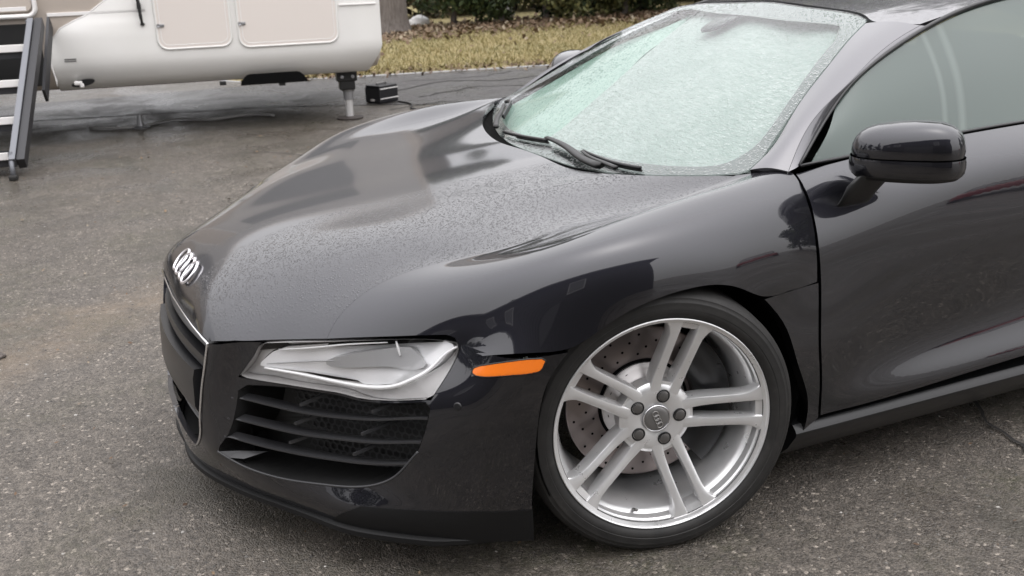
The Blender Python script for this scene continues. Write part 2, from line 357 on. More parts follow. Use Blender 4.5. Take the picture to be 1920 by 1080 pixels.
# ---- outlines on the car surfaces (across, along)
HOOD_FRONT = [(0.4988, 0.0308), (0.52, 0.0324), (0.5492, 0.0347), (0.5808, 0.0385), (0.605, 0.0361), (0.6159, 0.0303), (0.6314, 0.038), (0.6523, 0.0437), (0.6937, 0.0436), (0.7503, 0.0412), (0.7922, 0.0411)]
FEND_FRONT = [(0.7951, 0.0411), (0.8233, 0.0432), (0.8606, 0.0459), (0.8866, 0.0482), (0.905, 0.0509), (0.916, 0.0455), (0.925, 0.0306), (0.9322, 0.0112), (0.942, -0.0018), (1.0029, 0.0611), (0.9991, 0.1175), (0.9974, 0.1887), (0.9999, 0.2665)]
FEND_ARCH = [(0.9982, 0.317), (0.9992, 0.3754), (0.9991, 0.4597), (0.9995, 0.5704), (1.0013, 0.7064), (1.0003, 0.8034)]
FEND_REAR = [(0.9956, 0.8966), (0.9982, 0.9903), (0.9792, 0.9949), (0.9548, 0.997), (0.9267, 0.9939), (0.8962, 0.9931), (0.8732, 0.9936)]
SPLIT = [(0.7922, 0.0411), (0.7966, 0.0964), (0.802, 0.1703), (0.7979, 0.2927), (0.7842, 0.4237), (0.7787, 0.5101), (0.7748, 0.6146), (0.7766, 0.709), (0.8436, 0.6485)]
HL = [(0.335, 0.7829), (0.3549, 0.8332), (0.3835, 0.9037), (0.4085, 0.9824), (0.4738, 0.9887), (0.5664, 0.9871), (0.6722, 0.9863), (0.7515, 0.9961), (0.7775, 0.9975), (0.7881, 0.9835), (0.7933, 0.9549), (0.7879, 0.89), (0.7807, 0.8094), (0.7713, 0.7028), (0.7144, 0.6899), (0.612, 0.6883), (0.5705, 0.711), (0.5229, 0.7241), (0.4551, 0.7498)]
HLREF = [(0.3846, 0.8397), (0.4361, 0.9404), (0.5303, 0.9531), (0.6605, 0.972), (0.7518, 0.9889), (0.7846, 0.9671), (0.771, 0.9269), (0.7526, 0.8641), (0.7342, 0.8226), (0.6855, 0.7661), (0.6295, 0.752), (0.5588, 0.768), (0.4917, 0.7997), (0.4106, 0.8283)]
HLLINE = [(0.7882, 0.9641), (0.7707, 0.9317), (0.7518, 0.8714), (0.7342, 0.8226), (0.7131, 0.7901), (0.6859, 0.761), (0.6297, 0.7468), (0.5587, 0.7652), (0.4917, 0.7997), (0.4105, 0.8314)]
VENT = [(0.3391, 0.7317), (0.3399, 0.5755), (0.3339, 0.459), (0.3137, 0.2889), (0.3433, 0.2548), (0.3686, 0.2287), (0.444, 0.2046), (0.5544, 0.2149), (0.6605, 0.245), (0.7045, 0.2888), (0.7368, 0.3604), (0.767, 0.4448), (0.7794, 0.5705), (0.7755, 0.6856), (0.7165, 0.6744), (0.6122, 0.6722), (0.5701, 0.6942), (0.5223, 0.7067), (0.4549, 0.732)]
SLAT1 = [(0.3248, 0.652), (0.4189, 0.6222), (0.4843, 0.5903), (0.5742, 0.5779), (0.6722, 0.5918), (0.7795, 0.6048)]
SLAT2 = [(0.3241, 0.5213), (0.4061, 0.495), (0.4836, 0.4686), (0.5813, 0.4649), (0.6809, 0.4749), (0.7753, 0.4858)]
SLAT3 = [(0.3251, 0.4016), (0.3964, 0.3755), (0.4851, 0.355), (0.5914, 0.3529), (0.6757, 0.3637), (0.7536, 0.3766)]
RIBS = [(0.4818, 0.6165), (0.503, 0.6577), (0.6308, 0.6116), (0.6609, 0.651), (0.4693, 0.51), (0.4962, 0.5454), (0.6129, 0.4922), (0.6426, 0.5333), (0.4576, 0.398), (0.4862, 0.4365), (0.6038, 0.381), (0.6312, 0.4278)]
MARK = [(0.8313, 0.8702), (0.835, 0.9043), (0.8855, 0.9576), (0.9258, 0.9786), (0.9635, 0.9704), (0.9687, 0.9007), (0.9568, 0.8932), (0.9044, 0.8963), (0.8471, 0.8631)]
CHIN = [(0.6711, 0.1524), (0.7306, 0.1601), (0.7866, 0.1704), (0.8893, 0.191), (0.9975, 0.1901)]
FRAME = [(0.23, 0.987), (0.2319, 0.911), (0.2345, 0.8259), (0.2362, 0.7194), (0.2389, 0.576), (0.2411, 0.4655), (0.2417, 0.337), (0.215, 0.2483)]
SEAM = [(0.23, 0.987), (0.3226, 0.9895), (0.417, 0.9884)]
SENSOR = [(0.8306, 0.6991)]
SHUT = [(0.0785, 0.0044), (0.0772, 0.0743), (0.0784, 0.157), (0.0793, 0.2508), (0.0797, 0.4239), (0.0803, 0.6632), (0.0816, 0.9552)]
DBOT = [(0.0816, 0.9552), (0.1263, 0.953), (0.1934, 0.9488), (0.2577, 0.9425), (0.3381, 0.9337)]
TRI = [(0.0104, 0.3946), (0.0416, 0.4081), (0.0772, 0.4202), (0.0779, 0.6605), (0.0799, 0.9558), (0.0605, 0.9947), (0.0644, 0.9319), (0.0536, 0.7396), (0.0357, 0.5266)]
SILLTOP = [(0.0617, 0.9864), (0.1283, 0.9927), (0.1965, 0.9872), (0.3431, 0.9915)]
BELT = [(0.0881, -0.0049), (0.1402, 0.0029), (0.2486, -0.0074), (0.3513, 0.0011)]
BRIGHT = [(0.0438, -0.0151), (0.1293, 0.0234), (0.2256, 0.0452), (0.3677, 0.0673), (0.5291, 0.0751), (0.626, 0.0838), (0.7703, 0.0698), (0.8395, 0.0611), (0.9034, 0.0604), (0.9299, 0.0861), (0.9471, 0.1713), (0.9441, 0.2975), (0.9271, 0.5035), (0.8745, 0.8559), (0.7484, 0.8609), (0.5054, 0.867), (0.2897, 0.8836), (0.1532, 0.9195)]
FOLD = [(0.3805, 0.0796), (0.3822, 0.169), (0.3573, 0.3036), (0.326, 0.4653), (0.2734, 0.665), (0.1532, 0.9195)]
EDGE = [(0.9855, 0.0102), (0.9862, 0.086), (0.9714, 0.3869), (0.9576, 0.6367), (0.925, 0.8624)]
TOPSEAM = [(0.4339, 0.9767), (0.6932, 0.9552), (0.8695, 0.9341), (0.9215, 0.9247)]
WIPER = [(0.3018, 0.0104), (0.3832, 0.0433), (0.4724, 0.0633), (0.5332, 0.0711), (0.6562, 0.0478), (0.7352, 0.0209), (0.8006, 0.0205)]
LAMPG = [(0.5417, 0.8852), (0.6261, 0.9274), (0.6967, 0.9526), (0.7149, 0.9134), (0.7359, 0.8532), (0.7092, 0.828), (0.6565, 0.847), (0.5847, 0.8338), (0.5442, 0.8402)]
LAMPL = [(0.4159, 0.8527), (0.4929, 0.867), (0.5606, 0.8743)]
LAMPV = [(0.6735, 0.9711), (0.6824, 0.9004)]
LAMPT = [(0.4455, 0.9344), (0.5268, 0.9448), (0.5783, 0.9563), (0.6588, 0.9644)]
# ---------------------------------------------------------------- the materials
M = {}
def new(k, *a, **q): M[k] = mat(k, *a, **q); return M[k]
m = new('paint', (.0205, .0205, .026), .46, 1.0, 1.0, .03, .5)
m = new('paint_beaded', (.0205, .0205, .026), .46, 1.0, 1.0, .085, .5); droplets(m, 165, 1.15, .62, True, (.13, .22))
m = new('paint_film', (.0205, .0205, .026), .46, 1.0, 1.0, .10, .5)
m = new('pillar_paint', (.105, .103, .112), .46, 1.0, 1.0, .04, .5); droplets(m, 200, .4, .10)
new('black_plastic', (.012, .012, .012), .45); new('satin_black', (.010, .010, .011), .3); new('void', (.004, .004, .004), .9, spec=.1)
new('slat_black', (.034, .034, .036), .30)
m = new('lip_black', (.006, .006, .0062), .5, spec=.25); bump(m, noise(m, 400, 2), .1, .001)
m = new('rubber', (.018, .017, .016), .62); setc(m, ramp(m, noise(m, 22, 8, .7), [(.34, (.010, .0098, .0095)), (.6, (.019, .018, .017)), (.78, (.045, .041, .037))])); bump(m, noise(m, 160, 4), .25, .001)
m = new('alloy', (.80, .80, .80), .30, .65, .4, .1); setc(m, ramp(m, noise(m, 9, 5), [(.3, (.74, .74, .74)), (.75, (.84, .84, .84))])); setc(m, ramp(m, noise(m, 25, 5), [(.3, .26), (.7, .38)]), 'Roughness')
new('cap_grey', (.20, .195, .19), .4, .6); new('ring_grey', (.42, .41, .40), .3, .9); new('bolt', (.16, .155, .15), .42, .75)
m = new('disc', (.26, .225, .215), .32, .9); _v = noise(m, 3, 2); 
new('disc_dark', (.045, .038, .036), .5, .4); new('hat', (.52, .50, .49), .36, .8); new('caliper', (.012, .012, .013), .4)
new('chrome', (.80, .80, .82), .13, 1.); new('emblem_chrome', (.92, .90, .93), .22, .9)
m = new('reflector', (.80, .80, .81), .25, .25); setc(m, ramp(m, noise(m, 7, 2, .4), [(.35, (.80, .80, .81)), (.7, (.95, .95, .96))]))
new('lamp_band', (.46, .45, .445), .38, .3); new('lamp_dark', (.40, .40, .405), .3, .3); new('lamp_white', (.86, .86, .86), .35, .3)
m = new('amber', (.90, .20, .012), .28, 0, .6, .08); n, l, b = nt(m); b.inputs['Subsurface Weight'].default_value = .0
w = n.new('ShaderNodeTexWave'); w.inputs['Scale'].default_value = 60; tc = n.new('ShaderNodeTexCoord'); l.new(tc.outputs['Object'], w.inputs['Vector']); bump(m, w.outputs['Fac'], .15, .001)
def thin_glass(k, tint, gl=(1, 1, 1), rough=.02, fac=None, drops=0., milk=0., milkc=(.6, .65, .62), painted_streaks=False):
    m = bpy.data.materials.new(k); m.use_nodes = True; n, l = m.node_tree.nodes, m.node_tree.links; b = n['Principled BSDF']
    out = n['Material Output']; tr = n.new('ShaderNodeBsdfTransparent'); tr.inputs[0].default_value = (*tint, 1)
    g = n.new('ShaderNodeBsdfGlossy'); g.inputs['Color'].default_value = (*gl, 1); g.inputs['Roughness'].default_value = rough
    fr = n.new('ShaderNodeFresnel'); ge = n.new('ShaderNodeNewGeometry'); mr = n.new('ShaderNodeMapRange'); mr.inputs['To Min'].default_value = 1.5; mr.inputs['To Max'].default_value = 1/1.5
    l.new(ge.outputs['Backfacing'], mr.inputs['Value']); l.new(mr.outputs[0], fr.inputs['IOR'])   # same reflectance from either side of the pane
    base = tr.outputs[0]
    if milk:
        df = n.new('ShaderNodeBsdfDiffuse'); df.inputs[0].default_value = (*milkc, 1); mm = n.new('ShaderNodeMixShader'); mm.inputs[0].default_value = milk
        l.new(tr.outputs[0], mm.inputs[1]); l.new(df.outputs[0], mm.inputs[2]); base = mm.outputs[0]
    mx = n.new('ShaderNodeMixShader'); l.new(fr.outputs[0], mx.inputs[0]); l.new(base, mx.inputs[1]); l.new(g.outputs[0], mx.inputs[2])
    if painted_streaks:  # pale curved reflections in the glass, painted as two diffuse streaks
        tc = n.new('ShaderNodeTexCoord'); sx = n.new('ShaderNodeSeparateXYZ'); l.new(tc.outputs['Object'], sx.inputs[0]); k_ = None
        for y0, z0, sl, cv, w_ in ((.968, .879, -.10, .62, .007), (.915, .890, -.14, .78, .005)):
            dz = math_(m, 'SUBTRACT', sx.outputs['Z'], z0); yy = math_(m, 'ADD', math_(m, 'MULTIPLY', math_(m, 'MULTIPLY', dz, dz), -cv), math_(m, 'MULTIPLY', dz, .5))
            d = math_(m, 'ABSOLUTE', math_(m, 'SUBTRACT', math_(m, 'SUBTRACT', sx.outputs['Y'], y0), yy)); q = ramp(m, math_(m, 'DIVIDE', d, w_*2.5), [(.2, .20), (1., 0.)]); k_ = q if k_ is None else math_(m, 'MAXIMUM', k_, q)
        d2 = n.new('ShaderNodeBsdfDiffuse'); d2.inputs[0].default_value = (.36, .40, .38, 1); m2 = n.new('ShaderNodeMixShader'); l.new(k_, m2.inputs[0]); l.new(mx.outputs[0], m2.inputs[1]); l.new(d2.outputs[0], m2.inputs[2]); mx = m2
    l.new(mx.outputs[0], out.inputs['Surface'])
    if drops:
        bp = droplets(m, 105, drops, 1.0, False); l.new(bp.outputs[0], g.inputs['Normal']); l.new(bp.outputs[0], fr.inputs['Normal'])
    n.remove(b); M[k] = m; return m
thin_glass('lens', (.97, .97, .97)); thin_glass('windscreen_glass', (.92, .985, .955), rough=.05, drops=.95)
thin_glass('side_glass', (.55, .66, .60), rough=.03, milk=.78, milkc=(.102, .131, .119), painted_streaks=True)
new('frit', (.030, .030, .032), .25, 0, .5, .05)
m = new('foil', (.86, .90, .87), .42, .12); bump(m, noise(m, 42, 6, .75, .5, 'Object', (1, 2.6, 2.6)), .9, .012)
setc(m, mixc(m, math_(m, 'MULTIPLY', ramp(m, noise(m, 30, 8, .8, .4, 'Object', (1, 2.6, 2.6)), [(.36, 0.), (.60, 1.)]), ramp(m, noise(m, 4, 4), [(.34, .35), (.6, 1.)])), (.255, .305, .287), (.43, .455, .448)))
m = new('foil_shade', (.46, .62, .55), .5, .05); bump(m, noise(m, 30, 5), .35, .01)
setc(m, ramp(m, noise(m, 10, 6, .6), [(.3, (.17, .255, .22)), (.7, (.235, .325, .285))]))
# ---------------------------------------------------------------- the black sports car
CAR = thing('sports_car', 'wet black low sports car with five twin-spoke silver wheels, filling the middle of the driveway', 'car')
TS = float(TOP.ku[len(HALF)+4])-.008           # where the bonnet meets the fender, across the surface
def mu(pts): return [(1-u, v) for u, v in pts]
def cl(pts): return [(min(max(u, 0), 1), min(max(v, 0), 1)) for u, v in pts]
# bonnet (full width)
hf = [(.5, .0345)]+HOOD_FRONT[1:-1]+[(TS, .041)]
hl_rear = [(TS, .12), (TS, .3), (TS, .5), (TS, .7), (TS, .86), (TS, .985)]
rear = [(.78, .994), (.74, .996), (.66, .996), (.58, .996), (.5, .996)]
half = hf+hl_rear+rear
out = half+[(1-u, v) for u, v in half[::-1][1:-1]]
HOOD = panel('hood', TOP, out, M['paint_beaded'], CAR, step=.018, thick=.014, inset=.0003)
# inner black shell so that gaps read dark
gu, gv = np.meshgrid(np.linspace(.02, .98, 60), np.linspace(.03, .97, 40), indexing='ij'); uvg = np.stack([gu.ravel(), gv.ravel()], 1)
pg = TOP(uvg)-TOP.normal(uvg)*.028; fg = [(i*40+j, (i+1)*40+j, (i+1)*40+j+1, i*40+j+1) for i in range(59) for j in range(39)]
mk('inner_shell', pg, fg, M['void'], CAR)
mb = MB(); mb.box((0, -.50, .30), (.6, .40, .30)); mb.box((0, 1.5, .30), (1.50, 2.1, .34)); mb.box((0, .1, .42), (.9, .8, .40)); mb.box((0, 1.45, .62), (1.40, 2.0, .40)); mb.build('floor_pan', M['void'], CAR)
def fender(sd):
    ff = [(TS, .041)]+FEND_FRONT[1:]; fa = FEND_ARCH; fr = FEND_REAR
    o = cl(ff+fa+fr)+[(.84, .992), (TS, .990), (TS, .86), (TS, .7), (TS, .5), (TS, .3), (TS, .12)]
    o = [(min(u, .9985), v) for u, v in o]
    if sd < 0: o = mu(o)[::-1]
    return panel('front_fender', TOP, o, M['paint' if sd > 0 else 'paint_film'], CAR, step=.016, thick=.02, inset=.0003)
for sd in (1, -1): fender(sd)
# bumper ------------------------------------------------------------------
HLo = [HL[0]]+HL[1:3]+[(.40, .975)]+[(u, min(v, .979)) for u, v in HL[4:10]]+HL[10:]
def rnd(poly, k=2):
    """soften corners of a traced outline"""
    for _ in range(k):
        q = []
        for i in range(len(poly)):
            a = np.array(poly[i]); b_ = np.array(poly[(i+1) % len(poly)]); q += [tuple(a*.78+b_*.22), tuple(a*.22+b_*.78)]
        poly = q
    return poly
VENTr = rnd(VENT, 1)
hl_low = HL[10:]+[HL[0]]+HL[1:3]
def bumper(sd):
    notch = [(.796, .985)]+[(.7955, .955)]+[(u+.0005, v-.0015) for u, v in HL[11:]]+[(HL[0][0]-.001, HL[0][1]-.001)]+[(u-.001, v) for u, v in HL[1:3]]+[(.4035, .984)]
    o = [(0, .012), (.2, .004), (.4, .003), (.6, .003), (.8, .003), (.996, .004), (.996, .2), (.996, .4), (.996, .6), (.996, .8), (.997, .983)]
    o += [(.95, .984), (.9, .984), (.85, .984)]+notch+[(.36, .985), (.30, .985), (.232, .982)]+FRAME[1:]+[(.17, .245), (.09, .243), (0, .243)]
    b = panel('front_bumper', BUMP, o, M['paint'], CAR, holes=[VENTr], step=.014, thick=.014, side=sd)
    def inward(p, d):  # direction into the car from the front corner
        return Vector((p[0]-.30*d*sd, p[1]+.95*d, p[2]))
    # splitter lip along the bottom edge
    us = np.linspace(0.001, .985, 40); P = BUMP(np.stack([us, np.zeros(40)+.004], 1)); N = BUMP.normal(np.stack([us, np.zeros(40)+.1], 1))
    rings = []
    for i_, (p_, n_) in enumerate(zip(P, N)):
        k_ = min(1, (39-i_)/7.)
        n2 = np.array([n_[0], n_[1], 0]); n2 /= np.linalg.norm(n2); q = []
        for a_, z_ in ((.004, .006), (.013, .001), (.014, -.010), (.004, -.018), (-.05, -.02), (-.05, .006)):
            w_ = p_+n2*(a_*k_-.012*(1-k_)); q.append((w_[0]*sd, w_[1], w_[2]+z_*(.4+.6*k_)+.006*(1-k_)))
        rings.append(q)
    mbs = MB(); mbs.sweep(rings); mbs.build('chin_lip', M['lip_black'], b, auto=40)
    # vent box and mesh
    loop = [tuple(p) for p in BUMP(np.array(densify(VENTr, .02)))]; loop = [Vector((p[0]*sd, p[1], p[2])) for p in loop]
    back = [inward(p, .13) for p in loop]; nL = len(loop)
    mbv = MB(); mbv.add([tuple(p) for p in loop+back], [(i, (i+1) % nL, (i+1) % nL+nL, i+nL) for i in range(nL)]+[tuple(range(nL, 2*nL))])
    mbv.build('vent_box', M['black_plastic'], b)
    # honeycomb grid deep in the vent
    c0 = sum(back, Vector())/nL; ax = (back[nL//2]-back[0]); mbm = MB(); e1 = Vector((.80*sd, .60, 0)).normalized(); e2 = Vector((0, 0, 1)); dn = Vector((-.30*sd, .95, 0)).normalized()
    q2 = [((p-c0).dot(e1), (p-c0).dot(e2)) for p in back]; r = .011
    for i in range(-24, 25):
        for j in range(-14, 15):
            cx_, cy_ = i*r*1.75+(j % 2)*r*.875, j*r*1.52
            if not inpoly(np.array([[cx_, cy_]]), q2)[0]: continue
            ring = []
            for kk in range(6):
                A = math.pi/6+kk*math.pi/3
                for rr in (r*.99, r*.78): ring.append(tuple(c0+e1*(cx_+rr*math.cos(A))+e2*(cy_+rr*math.sin(A))-dn*.02))
            mbm.add(ring, [(2*kk, 2*((kk+1) % 6), 2*((kk+1) % 6)+1, 2*kk+1) for kk in range(6)])
    g = mbm.build('vent_mesh', M['slat_black'], b); g['kind'] = 'stuff'
    # blades
    for S_ in (SLAT1, SLAT2, SLAT3):
        uv = curve2([(S_[0][0]-.004, S_[0][1])]+S_[1:-1]+[(S_[-1][0]+.003, S_[-1][1])], 26); P = BUMP(np.array(uv)); N = BUMP.normal(np.array(uv)); rings = []
        for i, (p_, n_) in enumerate(zip(P, N)):
            t_ = min(1, i/5.); dz = .006*(.35+.65*t_); dep = .055*(.25+.75*t_); o_ = -.004 if i > 0 else .0015
            p0 = Vector(((p_+n_*o_)[0]*sd, (p_+n_*o_)[1], (p_+n_*o_)[2])); bk = inward(p0, dep); lift = .010*(1-t_)-.0115*t_
            rings.append([tuple(p0+Vector((0, 0, -dz*.35))), tuple(p0+Vector((0, 0, dz*.3))), tuple(p0.lerp(bk, .12)+Vector((0, 0, dz*.62+lift*.12))), tuple(bk+Vector((0, 0, lift+.002))), tuple(bk+Vector((0, 0, lift-.004))), tuple(p0.lerp(bk, .12)+Vector((0, 0, -dz*.55)))])
        mbb = MB(); mbb.sweep(rings); mbb.build('vent_blade', M['slat_black'], b, auto=50)
    for i in range(0, len(RIBS), 2):
        A_, B_ = [BUMP(np.array([RIBS[i+k]]))[0] for k in (0, 1)]; A_ = Vector((A_[0]*sd, A_[1], A_[2])); B_ = Vector((B_[0]*sd, B_[1], B_[2]))
        a0 = inward(A_, .012); b0 = inward(B_, .075)+Vector((0, 0, -.002)); w = Vector((.0018*sd, .0018, 0))
        mbr = MB(); mbr.sweep([[tuple(a0-w), tuple(a0+w), tuple(a0+w+Vector((0, 0, .007))), tuple(a0-w+Vector((0, 0, .007)))], [tuple(b0-w), tuple(b0+w), tuple(b0+w+Vector((0, 0, .009))), tuple(b0-w+Vector((0, 0, .009)))]]); mbr.build('vent_rib', M['slat_black'], b)
    # bright edge of the ledge at the inner lower corner
    P = BUMP(np.array([(.3175, .291), (.352, .30), (.40, .318), (.372, .272), (.343, .262)])); P = [Vector((q[0]*sd, q[1], q[2])) for q in P]
    mbl = MB(); mbl.add([tuple(P[0]), tuple(inward(P[1], .02)), tuple(inward(P[2], .03)), tuple(inward(P[3], .004)), tuple(inward(P[4], .001))], [(0, 1, 2, 3, 4)]); mbl.build('vent_ledge', M['slat_black'], b)
    P, N = oncurve(BUMP, VENT[3:12], 60, -.0005, sd); MB().tube(P, .0032, 8).build('vent_rim', M['slat_black'], b, True)
    # black plastic valance under the crease
    vo = [(.60, .004), (.996, .004), (.996, .175)]+[(u, v-.012) for u, v in CHIN[::-1][1:]]+[(.62, .06)]
    panel('valance', BUMP, vo, M['lip_black'], b, step=.02, off=.0016, thick=.002, side=sd, inset=0)
    ml = [tuple(p) for p in BUMP(np.array(densify(rnd(MARK, 1), .008)))+BUMP.normal(np.array(densify(rnd(MARK, 1), .008)))*.0012]
    MB().tube([(p[0]*sd, p[1], p[2]) for p in ml], .0022, 6, closed=True).build('marker_seal', M['satin_black'], b, True)
    # orange side marker
    mo = rnd(MARK, 1); pm = panel('side_marker', BUMP, mo, M['amber'], b, step=.006, off=lambda uv: .002+.005*np.clip(dseg(uv, mo)/.012, 0, 1)**.5, thick=.008, side=sd, inset=0)
    # parking sensor
    p_, n_ = BUMP(np.array([SENSOR[0]]))[0], BUMP.normal(np.array([SENSOR[0]]))[0]
    Mx = Matrix.Translation(Vector((p_[0]*sd, p_[1], p_[2])))@Vector((n_[0]*sd, n_[1], n_[2])).to_track_quat('X', 'Z').to_matrix().to_4x4()
    MB().lathe([(.0025, 0), (.0025, .007), (.0005, .009), (-.002, .009)], 20, Mx).build('parking_sensor', M['satin_black'], b, auto=40)
    # grille surround
    if sd < 0: return b
    P, N = oncurve(BUMP, [(u-.001, v) for u, v in FRAME], 40, .002, sd); mbf = MB(); mbf.tube(P, [.0029]*40, 8); mbf.build('grille_trim', M['chrome'], b, True)
    return b
for sd in (1, -1): bumper(sd)
# headlights
def headlight(sd):
    h = emp('headlight', CAR)
    lens_o = rnd(HLo, 1)
    loop = [tuple(p) for p in BUMP(np.array(densify(lens_o, .015)))]; nL = len(loop); loop = [Vector((p[0]*sd, p[1], p[2])) for p in loop]
    nrm = BUMP.normal(np.array(densify(lens_o, .015))); bk = [p-Vector((q[0]*sd, q[1], q[2]))*.05 for p, q in zip(loop, nrm)]
    MB().add([tuple(p) for p in loop+bk], [(i, (i+1) % nL, (i+1) % nL+nL, i+nL) for i in range(nL)]).build('housing', M['lamp_band'], h)
    panel('bezel', BUMP, lens_o, M['lamp_band'], h, holes=[rnd(HLREF, 1)], step=.015, off=lambda uv: -.028-.012*np.sin(uv[:, 0]*26)*np.sin(uv[:, 1]*30), thick=0, side=sd)
    ref = rnd(HLREF, 1)
    def bowl(uv):   # three facetted cells that meet in soft steps
        u, v = uv[:, 0], uv[:, 1]; S1 = 1/(1+np.exp(-(u-.575+.25*(v-.87))/.004)); S2 = 1/(1+np.exp(-(u-.715-.35*(v-.87))/.004))
        f1 = -.010-.16*np.abs(v-.872)*(.4+.6*np.clip((u-.40)/.1, 0, 1)); f2 = -.020-.20*np.clip(v-.86, 0, 1)+.10*np.clip(.86-v, 0, 1)-.012*np.exp(-((u-.675)/.03)**2-((v-.865)/.04)**2); f3 = -.008-.14*np.clip(.965-v, 0, 1)-.10*np.abs(u-.765)
        return f1*(1-S1)+S1*((1-S2)*f2+S2*f3)
    r_ = panel('reflector', BUMP, ref, M['reflector'], h, step=.005, off=bowl, thick=.03, side=sd)
    P, N = oncurve(BUMP, HLLINE, 50, -.006, sd); MB().tube(P, [.0028+.0026*math.sin(math.pi*i/49) for i in range(50)], 8).build('light_strip', M['lamp_white'], h, True)
    panel('lamp_bowl', BUMP, rnd(LAMPG, 1), M['lamp_dark'], h, step=.006, off=lambda uv: -.0065-.006*np.clip(1-((uv[:, 0]-.70)/.07)**2, 0, 1)*np.clip(1-((uv[:, 1]-.865)/.06)**2, 0, 1), thick=.02, side=sd)
    for q_, r0_, nm_ in ((LAMPL, .0018, 'lamp_dark'), (LAMPT, .0026, 'lamp_white'), (LAMPV, .0034, 'lamp_white')):
        P, N = oncurve(BUMP, q_, 16, -.0065, sd); MB().tube(P, [r0_*(.5+.5*math.sin(math.pi*(i+.5)/16)) for i in range(16)], 6).build('reflector_rib', M[nm_], h, True)
    panel('lens', BUMP, lens_o, M['lens'], h, step=.012, off=.0008, thick=.006, side=sd, inset=-.0014)
    return h
for sd in (1, -1): headlight(sd)
# grille: upper blades, number-plate blank, lower blades
GR = emp('grille', CAR)
def gx(z): return float(np.interp(z, [.10, .25, .35, .41, .47, .52], [.285, .305, .342, .357, .372, .384]))
def gy(x, z): # grille face a little behind the bumper skin
    c = float(np.interp(z, [.2, .32, .42, .50, .55], [-.972, -.978, -.968, -.95, -.932])); return c+.30*x*x
def blade(name, z, dz, dep, m, tilt=.0, xr=1.0, rec=.0):
    rings = []
    for x in np.linspace(-gx(z)*xr, gx(z)*xr, 25):
        y = gy(x, z)+rec; zz = z+.012*(1-(x/.38)**2)*(1 if z > .4 else 0)
        rings.append([(x, y, zz-dz*.5), (x, y-.004, zz), (x, y, zz+dz*.5), (x, y+dep, zz+dz*.5+tilt), (x, y+dep, zz-dz*.5+tilt)])
    MB().sweep(rings).build(name, m, GR, auto=45)
for z in (.508, .478): blade('grille_blade', z, .013, .05, M['slat_black'], .012, rec=.012)
blade('grille_crossbar', .443, .030, .03, M['satin_black'], .0, rec=.004)
blade('grille_crossbar', .296, .012, .03, M['satin_black'], .0, rec=.012)
for z in (.283, .267, .251): blade('grille_blade', z, .006, .04, M['slat_black'], .006, rec=.022)
rings = [[(x, gy(x, .37)-.006, .425), (x, gy(x, .37)-.012, .40), (x, gy(x, .34)-.012, .33), (x, gy(x, .34)-.004, .31), (x, gy(x, .34)+.02, .31), (x, gy(x, .37)+.02, .425)] for x in np.linspace(-.27, .30, 20)]
MB().sweep(rings).build('plate_blank', M['satin_black'], GR, auto=40)
mbk = MB(); mbk.add([(x, gy(x, .4)+.075, z) for z in (.16, .53) for x in np.linspace(-.40, .40, 15)], [(i, i+1, 16+i, 15+i) for i in range(14)]); mbk.build('grille_backing', M['void'], GR)
mbg = MB()
for k in range(-21, 22):
    x = k*.0175
    for z0, z1 in ((.455, .525), (.24, .30)):
        if abs(x) < gx(z0)-.01: mbg.box((x, gy(x, (z0+z1)/2)+.055, (z0+z1)/2), (.003, .004, z1-z0))
for z in np.concatenate([np.arange(.458, .53, .014), np.arange(.245, .30, .014)]):
    mbg.tube([(x, gy(x, z)+.055, z) for x in np.linspace(-gx(z)*.98, gx(z)*.98, 13)], .0017, 5)
g = mbg.build('grille_mesh', M['slat_black'], GR); g['kind'] = 'stuff'
P = [Vector((p[0]*s_, p[1], p[2])) for s_, q in ((-1, HOOD_FRONT[3::-1]), (1, HOOD_FRONT[1:6])) for p in TOP(np.array([(u, v-.006) for u, v in q]))+TOP.normal(np.array(q))*.001]
MB().tube(P, .0028, 8).build('grille_trim', M['chrome'], GR, True)
# four-ring emblem on the nose
def rings4(name, parent, Mx, D, tube, m, gap=.74, fac=1.0):
    b_ = MB()
    for k in range(4):
        cx_ = (k-1.5)*D*gap
        path = [tuple(Mx @ Vector((cx_+math.cos(a)*D/2, math.sin(a)*D/2*fac, tube*.8+(tube*.35 if (k % 2) else 0)))) for a in np.linspace(0, 2*math.pi, 33)[:-1]]
        b_.tube(path, tube, 8, closed=True)
    return b_.build(name, m, parent, True)
uvb = np.array([(.5, .0985)]); p0 = TOP(uvb)[0]; n0 = Vector(TOP.normal(uvb)[0]); du = Vector((1, 0, 0)); dv = n0.cross(du).normalized()
Mx = Matrix(((du.x, dv.x, n0.x, p0[0]), (du.y, dv.y, n0.y, p0[1]), (du.z, dv.z, n0.z, p0[2]), (0, 0, 0, 1)))
rings4('ring_emblem', HOOD, Mx, .064, .0043, M['emblem_chrome'])
